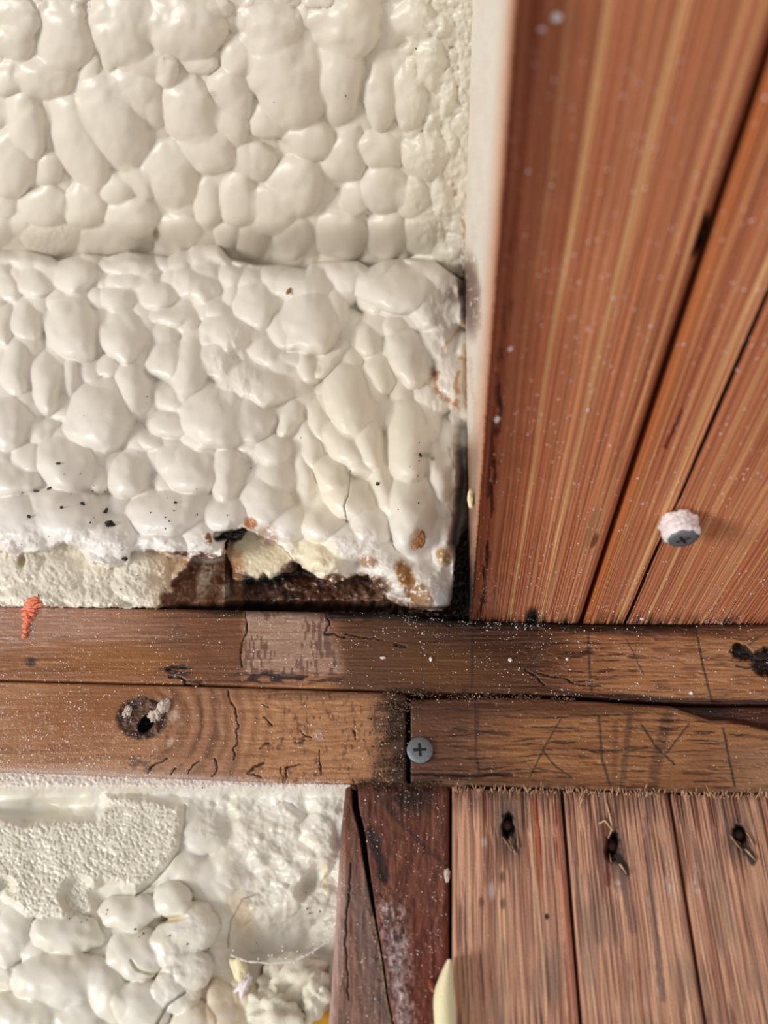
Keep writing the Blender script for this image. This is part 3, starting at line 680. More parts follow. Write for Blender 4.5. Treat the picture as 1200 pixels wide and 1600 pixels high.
RL = [(33,405,52,15,5,0),(57,437,40,28,-5,.4),(118,428,40,36,0,1.6),(205,412,54,22,5,.4),(200,432,38,20,-5,1.2),(187,463,30,28,0,1.8),(250,457,38,22,-10,1.4),(303,443,44,28,28,1.6),
 (343,480,31,24,0,.9),(283,408,30,18,-30,0),(362,434,28,24,0,.2),(395,437,26,24,0,.3),(317,396,28,18,0,.2),(42,497,30,40,-10,1.2),(105,472,42,20,5,.4),(118,515,44,58,-30,2.2),
 (197,520,44,47,0,2.2),(270,488,50,22,0,.4),(255,515,22,24,0,.5),(262,562,36,34,20,1.4),(300,575,30,62,12,2.4),(357,520,46,37,10,2.4),(345,560,40,40,0,1.2),
 (27,568,28,54,8,1.6),(73,592,28,58,0,2.0),(108,592,21,44,0,.8),(172,573,21,19,0,1.2),(155,652,62,58,-8,2.8),(165,610,32,26,0,1.6),(213,608,31,54,-14,2.2),(270,622,40,28,20,1.2),
 (268,660,44,24,5,1.8),(345,645,66,60,0,2.6),(320,675,40,34,0,2.2),(14,655,44,52,0,.8),(60,675,24,30,0,-.8),(77,668,22,20,0,0),(8,508,26,38,0,1),(10,450,30,30,0,0),
 (105,722,56,46,15,2.0),(50,715,34,28,0,1.4),(202,742,38,42,0,1.4),(238,688,34,18,8,.6),(295,728,52,44,30,2.0),(268,712,28,32,30,1.4),(355,738,29,50,0,2.2),(20,748,54,36,0,1.2),
 (473,442,62,32,0,.8),(403,475,40,38,0,1.8),(485,495,52,60,0,3.0),(450,512,32,30,0,3.0),(527,478,22,42,-5,1.2),(545,430,32,34,0,.2),(560,415,40,20,0,.2),(633,450,78,42,6,2.4),(593,440,42,40,10,2.2),
 (672,475,38,50,-20,1.8),(577,527,24,32,0,1.8),(617,507,22,22,0,1.6),(636,556,30,56,-20,2.2),(598,580,28,40,-12,.8),(548,632,44,72,-16,3.2),(575,690,30,58,-18,3.0),(600,760,24,70,-12,1.4),
 (545,705,30,74,-48,1.6),(500,660,22,50,-10,1.0),(637,690,36,80,-4,3.0),(645,790,42,78,0,3.4),(688,738,24,54,-8,1.8),(518,555,46,18,-48,1.0),(480,572,20,30,-20,1.8),
 (420,545,34,26,20,1.4),(455,556,30,18,15,1.2),(400,600,72,36,8,2.2),(457,650,22,42,32,2.0),(383,655,50,46,0,2.2),(423,702,31,28,0,3.0),(358,745,28,44,0,2.2),(430,745,36,36,0,2.2),
 (484,700,20,52,-14,1.2),(520,742,30,52,-38,2.6),(545,775,46,36,35,2.8),(473,735,20,50,-4,.6),(418,785,44,52,-5,2.6),(450,815,44,34,0,2.0),(500,815,46,34,0,1.8),(580,815,36,48,-5,2.4),(545,845,50,34,0,1.8),
 (693,850,20,46,5,1.0),(672,915,38,40,-20,1.6),(600,870,46,34,20,1.2),(630,900,34,34,20,1.0),(510,870,46,28,15,1.2),(522,848,16,20,0,3.2),
 (105,810,80,55,20,1.6),(40,815,70,50,0,1.0),(170,835,60,42,20,1.6),(270,800,78,42,-8,1.8),(255,845,60,26,5,1.6),(310,840,40,34,0,1.4),(350,800,50,36,0,1.8),(385,815,38,26,0,1.8),(10,830,50,40,0,1),(150,870,40,26,0,1.4)]
RLf = filler(6, -460, 760, 390, 900, 36, 32, -1.6)
EDGE = [(-100,868),(0,862),(30,866),(65,862),(100,848),(128,856),(140,878),(170,886),(200,880),(208,862),(240,860),(265,868),(300,872),(345,872),(351,850),(362,834),(380,824),(400,834),(425,846),(448,862),(458,874),(472,888),(500,904),(520,912),(540,908),(558,898),(575,902),(592,926),(612,940),(640,952),(690,956),(704,945),(709,920),(712,860),(720,840),(760,800)]
eg = lambda U: np.interp(U, [p[0] for p in EDGE], [p[1] for p in EDGE])
LL = [(30,895,52,34,0,.5),(95,900,50,36,0,.8),(150,905,40,34,0,.4),(60,930,60,22,0,1.2),(150,932,60,20,0,1.4),(210,905,40,40,0,1.6),(240,925,36,28,0,1.2),(225,885,40,26,0,1.8),(330,925,26,30,0,-8),(318,905,20,20,0,-7),(345,920,18,26,-20,-7.5)]
LLf = filler(8, -460, 380, 850, 980, 22, 20, -1.5)
CREST = [(-100,388),(0,389),(40,390),(80,400),(90,407),(130,395),(170,400),(200,392),(250,399),(262,402),(280,389),(295,388),(302,379),(320,373),(340,379),(360,404),(400,414),(440,414),(478,421),(487,410),(520,407),(560,408),(575,418),(600,406),(640,403),(680,408),(702,425),(728,442),(760,450)]
def crest(U): return np.interp(U, [p[0] for p in CREST], [p[1] for p in CREST])
def rim_parts(U, V):
    q = eg(U+3*(vn(U/5., V/5., 521)-.5))+7*(fbm(U/9., V/9., 522)-.5)
    up = ss(2.0, -2.0, V-q)
    return q, up
def rim_h(U, V):
    q, up = rim_parts(U, V)
    h = lumps(U, V, RL+RLf, -.004, 1.05, 7, 34, 520) + .003
    h = h + .0010*(fbm(U/28., V/28., 523, 2)-.5)
    torn = ss(800, 880, V+50*(fbm(U/40., V/40., 524)-.5)-.10*np.abs(U-330)*0)
    torn = torn*(1-ell(U, V, 645, 800, 50, 90, 0, .3))
    h = h + .0022*torn*(fbm(U/16., V/11., 525)-.5) + .0006*torn*(fbm(U/4., V/4., 526)-.5)
    gl = ell(U, V, 365, 575, 45, 60, 0, .6)+ell(U, V, 700, 560, 45, 130, 5, .6)
    h = h + .0024*gl*(fbm(U/14., V/20., 527, 3)-.5)
    # crack across the split lobe
    h = h - .0015*line(U, V, [(548, 736), (545, 770), (538, 790), (542, 815)], 1.0, 1, 528)
    h = h - .0016*ss(25, 0, q-V)                                 # thin torn lip curls back
    cd = V-crest(U)
    h = h + .003*(1-ss(0, 90, cd)) - .007*(1-np.sqrt(np.clip(1-np.clip(1-cd/20., 0, 1)**2, 0, 1))) - .04*ss(1, -3, cd)
    # right flank: falls back towards the beam's corner
    rf = ss(0, 16, U+5*(fbm(V/16., U/30., 558)-.5)-np.interp(V, [380, 430, 520, 640, 700, 740, 800, 850, 862, 880, 915, 940, 962], [690, 712, 722, 704, 706, 710, 706, 698, 704, 708, 705, 698, 680]))
    h = h - (.012-.009*ss(470, 520, V)*(1-ss(640, 690, V))+.012*ss(690, 730, V))*rf - .0035*ss(380, 480, V)*0
    # layer below the torn edge
    lo = lumps(U, V, LL+LLf, -.006, .5, 5, 20, 530) - .0015+.002*ss(900, 940, V) + .0014*(fbm(U/7., V/7., 531)-.5) + .0008*(fbm(U/3., V/3., 532)-.5)
    cav = ss(-6, 10, U-(306-(V-868)*.75)+34*(fbm(U/13., V/13., 533)-.5))*ss(862, 876, V+8*(fbm(U/9., V/9., 553)-.5))
    lo = lo + cav*.006*(fbm(U/14., V/16., 554)-.5)
    lo = lo - .012*cav
    deep = np.clip(ss(366, 384, U)*ss(898, 908, V+5*(fbm(U/9., V/9., 534)-.5))+ss(340, 356, U)*(1-ss(372, 384, U))*ss(905, 890, V), 0, 1)
    lo = np.where(U > 352, -.026+.003*fbm(U/9., V/9., 535), lo)
    cr = lumps(U, V, [(405, 858, 50, 40, -10, -6), (385, 850, 30, 40, 0, -6), (432, 872, 34, 32, 30, -6.5), (390, 890, 26, 16, 0, -7)], -.03, .35, 9, 22, 536)
    lo = np.maximum(lo, cr+.0008*(fbm(U/4., V/4., 537)-.5))
    lo = np.maximum(lo, -.030)
    h = h*up + lo*(1-up)
    h = h - .006*line(U, V, [(338, 838), (372, 836)], 6, 2, 538)
    q2 = 946+5*(fbm(U/7., 0*U+3, 551)-.3)+.014*U; h = np.where(U < 262, h-.05*ss(q2-.5, q2+2.5, V), h)
    h = h - .012*ss(936, 958, V)*ss(250, 300, U)*(U < 640)
    h = h - .003*ell(U, V, 34, 877, 6, 9, 10, .4)
    h = h + .0012*(1-ss(0, 14, np.abs(V-945)))*(U < 245)*(fbm(U/4., V/4., 539)-.3)
    return h
def rim_c(U, V):
    q, up = rim_parts(U, V); n = fbm(U/9., V/9., 541)
    C = base(U, (224, 218, 209)); C = mx(C, (230, 222, 200), .5*ell(U, V, 560, 720, 110, 200, 0, .6))
    C = mx(C, (234, 230, 228), .6*ss(760, 860, V))
    C = mx(C, (240, 228, 194), .75*ell(U, V, 490, 872, 44, 26, 15, .4)); C = mx(C, (238, 230, 212), .7*ell(U, V, 490, 790, 40, 40, 0, .6))
    # below the edge
    lo = 1-up
    C = mx(C, (226, 218, 202), lo*.9)
    br = lo*ss(205, 300, U+40*(n-.5)); C = mx(C, (196, 158, 116), br*.7)
    br = lo*ss(-8, 8, U-(306-(V-868)*.75)+34*(fbm(U/13., V/13., 533)-.5))*ss(862, 876, V); C = mx(C, (128, 88, 68), br*.9)
    C = mx(C, (222, 206, 186), lo*.85*np.clip(ell(U, V, 322, 900, 12, 34, 15, .4)+ell(U, V, 362, 925, 16, 26, -20, .4), 0, 1)*ss(.3, .55, n+.08))
    C = mx(C, (214, 206, 200), lo*.8*ell(U, V, 322, 872, 28, 8, 0, .5))
    C = mx(C, (92, 58, 26), lo*.8*ell(U, V, 338, 918, 12, 26, 10, .5)*ss(.45, .6, fbm(U/4., V/4., 542)))
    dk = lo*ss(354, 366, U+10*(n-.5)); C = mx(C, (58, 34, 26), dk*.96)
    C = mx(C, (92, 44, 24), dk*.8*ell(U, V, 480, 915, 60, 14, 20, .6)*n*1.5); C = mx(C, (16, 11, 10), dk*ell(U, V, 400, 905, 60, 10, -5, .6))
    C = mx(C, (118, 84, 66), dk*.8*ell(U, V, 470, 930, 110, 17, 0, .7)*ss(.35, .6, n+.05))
    cr = ell(U+16*(n-.5), V+14*(fbm(U/8., V/8., 555)-.5), 408, 862, 46, 42, 10, .14); C = mx(C, (226, 214, 186), lo*cr); C = mx(C, (168, 122, 84), lo*.8*(1-ss(4, 14, np.abs(U-372+10*(n-.5))))*ss(850, 870, V))
    # brown bits in the torn lip
    def spot(C, x, y, rx, ry, r, c, k=1.): return mx(C, c, k*ell(U+6*(n-.5), V+6*(n-.5), x, y, rx, ry, r, .3)*ss(.3, .5, fbm(U/5., V/5., 543)+.05))
    C = spot(C, 575, 878, 15, 9, 10, (166, 134, 110)); C = spot(C, 570, 914, 42, 17, 5, (104, 72, 52), .95); C = spot(C, 520, 905, 18, 9, 0, (110, 74, 50))
    C = spot(C, 635, 905, 13, 32, -24, (146, 98, 48), 1.); C = spot(C, 655, 930, 18, 24, -35, (150, 112, 78), .85); C = spot(C, 622, 948, 40, 8, 5, (128, 98, 80), .8)
    C = spot(C, 590, 940, 50, 12, 5, (150, 116, 96), .8); C = spot(C, 652, 843, 12, 18, 22, (170, 128, 88), .5)
    C = spot(C, 694, 870, 12, 14, 0, (170, 134, 92), .9); C = spot(C, 418, 838, 16, 18, 0, (186, 158, 140), .8); C = spot(C, 325, 842, 5, 10, 0, (126, 76, 44)); C = spot(C, 391, 818, 10, 9, 0, (170, 114, 72))
    C = spot(C, 300, 866, 40, 4, 4, (110, 74, 50), .9)
    C = mx(C, (24, 16, 14), .95*line(U, V, [(340, 842), (352, 834), (376, 832)], 5, 2, 544))
    # right flank: rotten brown streaks, then corner painted black for stain plus occlusion
    C = mx(C, (192, 140, 104), .9*line(U, V, [(683, 585), (676, 600), (692, 625), (712, 636)], 4.5, 3, 545)*ss(.3, .55, n))
    C = mx(C, (184, 136, 96), .8*line(U, V, [(724, 560), (712, 590), (714, 636)], 4.5, 3.5, 546)*ss(.3, .6, n)); C = mx(C, (196, 150, 104), .5*line(U, V, [(690, 545), (712, 520), (726, 500)], 2.2, 3, 547))
    C = mx(C, (196, 160, 120), .6*line(U, V, [(728, 540), (724, 600), (732, 660)], 4, 3, 548)); C = mx(C, (150, 130, 120), .8*ell(U, V, 712, 452, 12, 24, 20, .6)*n*1.4)
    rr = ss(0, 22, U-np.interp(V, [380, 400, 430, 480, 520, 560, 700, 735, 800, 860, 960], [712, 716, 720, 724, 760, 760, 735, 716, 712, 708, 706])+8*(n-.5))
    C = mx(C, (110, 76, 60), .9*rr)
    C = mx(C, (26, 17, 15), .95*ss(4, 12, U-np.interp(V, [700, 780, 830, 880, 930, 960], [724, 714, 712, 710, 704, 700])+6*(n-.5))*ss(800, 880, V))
    C = mx(C, (150, 110, 84), .3*line(U, V, [(700, 700), (713, 740), (702, 790), (714, 830)], 1.8, 1.5, 549))
    C = mx(C, (176, 160, 130), .5*ell(U, V, 497, 577, 5, 6, 0, .6)); C = mx(C, (174, 166, 148), .6*ell(U, V, 664, 711, 14, 4, 5, .6))
    C = mx(C, (96, 90, 74), .6*ell(U, V, 676, 717, 3.5, 3, 0, .5))
    C = mx(C, (186, 160, 120), .8*ell(U, V, 34, 877, 5, 8, 10, .5))
    C = mx(C, (60, 40, 32), .8*ss(6, 0, np.abs(V-950))*ss(200, 300, U))
    return C
U, V = grid(-460, 742, 366, 962, 1.6)
rim = Relief('spray_foam', U, V, RIM, rim_h, rim_c, (0, .055, 0), M_FOAM)
tag(rim.obj, 'white bulging spray foam on the rim, torn and stained brown along its bottom edge', 'insulation foam', 'spray foam fills')

BL = [(20,1460,28,50,10,.5),(62,1480,28,40,30,0),(105,1462,62,30,5,1.6),(95,1530,76,44,-5,2.4),(30,1585,70,36,-12,1.6),(120,1590,40,38,0,1.2),(168,1545,34,52,-15,2.0),(150,1600,30,30,0,1.),
 (215,1490,44,44,10,1.8),(222,1570,46,40,0,2.4),(200,1620,60,40,0,1),(255,1330,44,60,20,-1.4),(268,1408,32,30,0,2.4),(290,1350,38,42,0,-1),(200,1425,50,28,0,1.4),(320,1300,44,34,10,-1),(332,1375,38,44,10,-2),
 (400,1320,44,44,0,-2.),(360,1345,36,40,0,-2.4),(300,1450,44,40,-10,2.4),(268,1480,34,40,0,2.4),(305,1515,30,30,0,2.8),(275,1545,36,36,20,2.6),(300,1600,36,40,20,2.2),(350,1585,28,56,-10,.5),(385,1560,20,60,-10,-1),
 (428,1430,30,50,-8,-2.6),(378,1430,16,34,-20,-3),(468,1345,42,38,0,-2.),(500,1320,28,60,0,-1.4),(462,1395,10,40,20,-1),(495,1300,32,30,0,-1),(440,1290,40,30,0,-1.5),(500,1500,34,40,0,-5),(440,1480,50,26,0,-6),(410,1525,26,40,0,-5),
 (470,1590,44,24,0,-2.5),(420,1595,28,24,0,-2),(505,1565,20,26,0,-3),(250,1270,60,30,0,-.5)]
BLf = filler(9, -460, 570, 1225, 1720, 40, 36, -3.5)
POR = [(-110, 1290), (-20, 1262), (40, 1282), (90, 1272), (150, 1272), (160, 1235), (230, 1240), (288, 1258), (290, 1290), (282, 1330), (255, 1362), (235, 1385), (212, 1400), (185, 1388), (160, 1382), (148, 1400), (150, 1425), (130, 1440), (60, 1445), (30, 1430), (0, 1405), (-110, 1400)]
def inpoly(U, V, poly):
    r = np.zeros(np.shape(U), bool); n = len(poly)
    for i in range(n):
        x0, y0 = poly[i]; x1, y1 = poly[(i+1) % n]
        c = ((y0 > V) != (y1 > V)) & (U < (x1-x0)*(V-y0)/((y1-y0)+1e-9)+x0); r ^= c
    return r
def pore_mask(U, V):
    Uw = U+8*(fbm(U/14., V/14., 601)-.5); Vw = V+8*(fbm(U/14., V/14., 602)-.5)
    d = pdist(Uw, Vw, POR+[POR[0]]); return inpoly(Uw, Vw, POR)*ss(0, 14, d)
def bay_h(U, V):
    h = lumps(U, V, BL+BLf, -.006, .40, 8, 34, 600, (-.1, .16), .0012)
    h = h + .0010*(fbm(U/30., V/30., 603, 2)-.5)
    ro = ss(330, 420, U)*ss(1500, 1430, V)+ss(1330, 1280, V)*ss(280, 330, U)+.45*ell(U, V, 300, 1500, 60, 80, 0, .5)
    h = h + .0030*np.clip(ro, 0, 1)*(fbm(U/20., V/20., 604, 4, .5)-.5)
    p = pore_mask(U, V)
    por = .0012*(fbm(U/30., V/30., 605)-.5) - .0006*ss(.42, .8, fbm(U/2.4, V/3.2, 606, 3)) + .0030 + .0016*(fbm(U/60., V/40., 556, 2)-.5)
    por = por - .0030*ell(U, V, 122, 1400, 26, 30, 0, .25)*(1) - .003*ell(U, V, 5, 1385, 16, 14, 0, .4)
    h = h*(1-p)+por*p
    # spray-dusted top margin against the plate
    tm = ss(1246, 1226, V-.045*(U-300)*0); h = h*(1-tm)+.0035*tm + .0012*tm*(fbm(U/3., V/3., 607)-.5)
    h = h - .004*ell(U, V, 70, 1262, 90, 12, -2, .5)
    # hollow behind the cobweb, hole in the corner lobe
    h = h - .010*ell(U, V, 450, 1490, 80, 48, 0, .7) - .0055*ell(U, V, 484, 1378, 12, 22, 35, .9)*ss(-6, 6, (U-476)*.8+(V-1372)*.5) - .012*ell(U, V, 425, 1520, 14, 18, 35, .5) - .010*ell(U, V, 452, 1575, 30, 12, 30, .5)
    h = h - .0008*line(U, V, [(205, 1500), (214, 1515), (235, 1522), (258, 1520)], 2.0, 1, 608) - .002*line(U, V, [(245, 1600), (262, 1570), (290, 1550)], 2, 1, 609)
    h = h - .003*ell(U, V, 268, 1436, 18, 4, -8, .7)
    h = h - .0012*line(U, V, [(290, 1258), (288, 1290), (280, 1330), (255, 1362), (235, 1382), (212, 1400)], 1.8, 1, 610)
    h = h + .002*ss(0, 26, U-470)*ss(1330, 1260, V)
    return h
def bay_c(U, V):
    n = fbm(U/10., V/10., 621)
    C = base(U, (226, 222, 212)); C = mx(C, (230, 223, 203), .5*ss(.45, .7, fbm(U/30., V/30., 622)))
    p = pore_mask(U, V); C = mx(C, (224, 218, 202), p*.8)
    C = mx(C, (222, 206, 196), .8*ss(1240, 1222, V+6*(n-.5))*ss(.4, .6, vn(U/2., V/2., 623)+.1))
    C = mx(C, (196, 160, 142), .5*ss(1232, 1220, V+4*(vn(U/3., V/3., 624)-.5))*ss(380, 520, U+V*0))
    C = mx(C, (224, 218, 206), .5*ss(300, 420, U)*ss(1250, 1330, V))
    C = mx(C, (218, 196, 164), .7*ell(U, V, 378, 1440, 18, 46, -12, .6)); C = mx(C, (212, 184, 150), .6*ell(U, V, 350, 1585, 40, 60, -20, .6)*n*1.6)
    C = mx(C, (186, 166, 110), .6*ell(U, V, 268, 1436, 18, 4, -8, .7)); C = mx(C, (150, 120, 66), .8*ell(U, V, 426, 1522, 12, 16, 35, .5)); C = mx(C, (160, 140, 100), .6*ell(U, V, 455, 1575, 26, 10, 30, .6))
    C = mx(C, (230, 206, 150), .6*line(U, V, [(508, 1350), (507, 1385)], 3, 2, 625)); C = mx(C, (205, 195, 160), .5*line(U, V, [(205, 1500), (214, 1515), (235, 1522), (258, 1520)], 3, 1, 608))
    C = mx(C, (120, 112, 104), .35*ell(U, V, 500, 1440, 30, 26, 0, .7)*ss(.4, .7, n))
    C = mx(C, (120, 92, 66), .5*line(U, V, [(356, 1480), (360, 1440), (380, 1405), (400, 1398)], 1.2, 1.5, 626))
    return C
bt = pl([(-100, 1202), (0, 1206), (200, 1213), (400, 1221), (560, 1226)])
bs = pl([(-100, 1), (600, 1)])
v = np.linspace(0, 1, 300)[:, None]; u = ax_(-460, 548, 1.9)[None]
V = bt(u)*(1-v)+1720*v; U = np.repeat(u, 300, 0)
bay = Relief('spray_foam', U, V, BAY, bay_h, bay_c, (0, .06, 0), M_FOAM)
tag(bay.obj, 'lower spray foam below the plates, porous slab at left and cobwebbed hollow beside the stud', 'insulation foam', 'spray foam fills')

# ------------------------------------------------------------------ small helpers for things
def ico(sub=1):
    import bmesh
    bm = bmesh.new(); bmesh.ops.create_icosphere(bm, subdivisions=sub, radius=1)
    v = np.array([x.co[:] for x in bm.verts]); f = np.array([[q.index for q in x.verts] for x in bm.faces]); bm.free(); return v, f
IV, IF = ico(1); IV2, IF2 = ico(3); IV3, IF3 = ico(4)
def blob(name, p, size, mat, seed=0, rough=.25, rot=(0, 0, 0), parent=None, hi=False, freq=2.2):
    v, f = (IV3, IF3) if hi else (IV2, IF2)
    n = fbm(v[:, 0]*freq+seed*7, v[:, 1]*freq+v[:, 2]*freq*1.3, seed, 4)+fbm(v[:, 2]*freq+seed, v[:, 0]*freq-v[:, 1]*freq, seed+50, 4)-1
    vv = v*(1+rough*n*2)[:, None]*np.array(size)
    from mathutils import Euler
    Rm = np.array(Euler([math.radians(a) for a in rot]).to_matrix())
    vv = vv@Rm.T
    me = bpy.data.meshes.new(name); me.from_pydata([tuple(x) for x in vv], [], [tuple(int(i) for i in x) for x in f]); me.update()
    o = link(name, me, mat, None, True); o.location = tuple(p)
    if parent is not None: o.parent = parent; o.location = tuple(np.array(p)-np.array(parent.location))
    return o

# stuff: dust, crumbs
def dust(name, label, cat, mat, sampler, surf, n, smin, smax, seed, sub=None, flat=.7):
    g = np.random.default_rng(seed); u, v = sampler(g, n); keep = g.random(len(u)) < .12+.88*ss(.36, .64, fbm(u/22., v/14., seed, 3)); u = u[keep]; v = v[keep]; P = surf(u, v)
    k = len(u); sz = (smin*(smax/smin)**(g.random(k)**1.8))[:, None, None]
    A = g.normal(size=(k, 3, 3)); Q = np.stack([np.linalg.qr(a)[0] for a in A])
    tet = IV if sub else np.array([[1, 0, 0], [-1, 0, 0], [0, .6, 0], [0, -.6, 0], [0, 0, .5], [0, 0, -.5.__float__()]])
    fc = IF if sub else np.array([[0, 2, 4], [2, 1, 4], [1, 3, 4], [3, 0, 4], [2, 0, 5], [1, 2, 5], [3, 1, 5], [0, 3, 5]])
    T_ = (tet[None]*sz)*(1+.5*(g.random((k, 1, 3))-.5)); T_ = np.einsum('kij,kvj->kvi', Q, T_)+P[:, None]
    nv = len(tet); faces = (fc[None]+np.arange(k)[:, None, None]*nv).reshape(-1, 3)
    o = from_arrays(name, T_.reshape(-1, 3), faces, mat, smooth=False); return tag(o, label, cat, kind='stuff')

def s_beam(g, n):
    v = 974-(g.random(n)**1.9)*900; s = g.uniform(738, 1190, n)
    u = VPX+(s-VPX)*(VPY-v)/(VPY-970.); k = (u < 1230) & ((s < 902) | (s > 914)); return u[k], v[k]
def surf_beam(u, v):
    s = S(u, v); out = ply1.at(u, v); o2 = ply2.at(u, v); out[s > 907] = o2[s > 907]; return out
dust('foam_dust', 'fine pale dust speckled over the underside of the overhead beam', 'dust', M_DUST, s_beam, surf_beam, 6500, .00013, .00052, 71)
def s_up(g, n):
    u = g.uniform(-10, 1210, n); b = g.random(n); 
    d = np.interp(u, [0, 150, 300, 520, 700, 800, 1000, 1200], [1, .9, .5, .35, 1.0, .7, .55, .3])
    b = np.where((u > 560) & (u < 860), b**2.2, b); k = g.random(n) < d; u = u[k]; b = b[k]
    return u, ut(u)*(1-b)+ub(u)*b
dust('foam_dust', 'pale dust flecks on the upper plate, thickest at its left and under the foam corner', 'dust', M_DUST, s_up, lambda u, v: plate_u.at(u, v), 6500, .00013, .00056, 72)
def s_ll(g, n):
    u = g.uniform(-10, 632, n); b = g.random(n)**.8; k = g.random(n) < np.interp(u, [0, 200, 260, 400, 630], [1, .8, .3, .2, .35]); u = u[k]; b = b[k]
    return u, lt_(u)*(1-b)+lb_(u)*b
dust('foam_dust', 'pale dust flecks on the lower left plate around its knot', 'dust', M_DUST, s_ll, lambda u, v: plate_l.at(u, v), 5500, .00013, .00060, 73)
def s_rl(g, n):
    u = g.uniform(645, 1210, n); b = g.random(n)**1.2; return u, (rt_line(u)+2)*(1-b)+rb_(u)*b
dust('foam_dust', 'sparse pale dust flecks on the lower right plate', 'dust', M_DUST, s_rl, lambda u, v: plate_r.at(u, v), 500, .00014, .0004, 74)
def s_stud(g, n):
    v = g.uniform(1230, 1600, n); u = g.uniform(530, 700, n); return u, v
dust('foam_dust', 'pale dust flecks on the dark split stud', 'dust', M_DUST, s_stud, lambda u, v: stud.at(u, v), 1100, .00012, .0005, 75)
def s_post(g, n):
    v = 1245+(g.random(n)**1.6)*355; s = g.uniform(710, 1190, n); k = (np.abs(s-878) > 5) & (np.abs(s-1044) > 5); s = s[k]; v = v[k]
    return 705+(s-705)*(v+900)/2140., v
dust('foam_dust', 'sparse pale dust flecks on the frayed post boards', 'dust', M_DUST, s_post, lambda u, v: p1.at(u, v), 260, .0001, .0003, 76)
def s_top(g, n):
    u = np.concatenate([g.normal(420, 55, n//2), g.normal(400, 90, n//4), g.normal(215, 110, n//4)]); v = np.concatenate([g.normal(410, 14, n//2), g.normal(405, 22, n//4), g.normal(770, 60, n//4)])
    k = (u > 5) & (u < 690) & (v < 860); return u[k], v[k]
def surf_foam(u, v):
    a = rim.at(u, v); b = deck.at(u, v)
    da = (a**2).sum(1); db = (b**2).sum(1); return np.where((da < db)[:, None] | (v > 445)[:, None], a, b)
dust('foam_dust', 'white flecks caught in the crease between the overhead foam and the bulging foam', 'dust', M_WHITE, s_top, surf_foam, 420, .0001, .00038, 77)
def s_fuzz(g, n):
    u = g.uniform(-5, 540, n); return u, bt(u)+g.normal(4, 6, n)
def surf_fuzz(u, v):
    a = plate_l.at(u, v); b = bay.at(u, v); return np.where((v < bt(u))[:, None], a, b)
dust('foam_dust', 'fuzzy white foam spray along the lower edge of the knotty plate', 'dust', M_WHITE, s_fuzz, surf_fuzz, 7000, .0001, .00034, 78)
def s_seam(g, n):
    a = n//3; u = np.concatenate([g.uniform(596, 660, a), g.uniform(640, 900, a), g.normal(608, 16, a), g.uniform(550, 690, a//2)]); v = np.concatenate([g.uniform(1076, 1112, a), np.zeros(a), g.uniform(1100, 1222, a), g.normal(1226, 5, a//2)])
    v[a:2*a] = np.interp(u[a:2*a], [640, 760, 900], [1087, 1089, 1093])+g.normal(0, 4, a)*np.interp(u[a:2*a], [640, 780, 900], [1.4, 1, .3]); k = u < 900; return u[k], v[k]
def surf_seam(u, v):
    P = onp(u, v, WALL, .0004+.0008*vn(u, v, 3)); return P
dust('wood_crumbs', 'crumbly dark wood frass packed in the seam around the plate end', 'debris', M_CRUMB, s_seam, surf_seam, 2600, .00022, .0010, 79)
def s_seam2(g, n):
    u = np.concatenate([g.uniform(600, 900, n//2), g.normal(608, 20, n//2)]); v = np.where(np.arange(len(u)) < n//2, np.interp(u, [600, 760, 900], [1087, 1089, 1093])+g.normal(0, 5, len(u)), g.uniform(1090, 1226, len(u))); return u, v
dust('foam_dust', 'tan shavings scattered over the crumbly seam at the plate end', 'dust', new_fib, s_seam2, lambda u, v: onp(u, v, WALL, .0012), 330, .00018, .0006, 80)

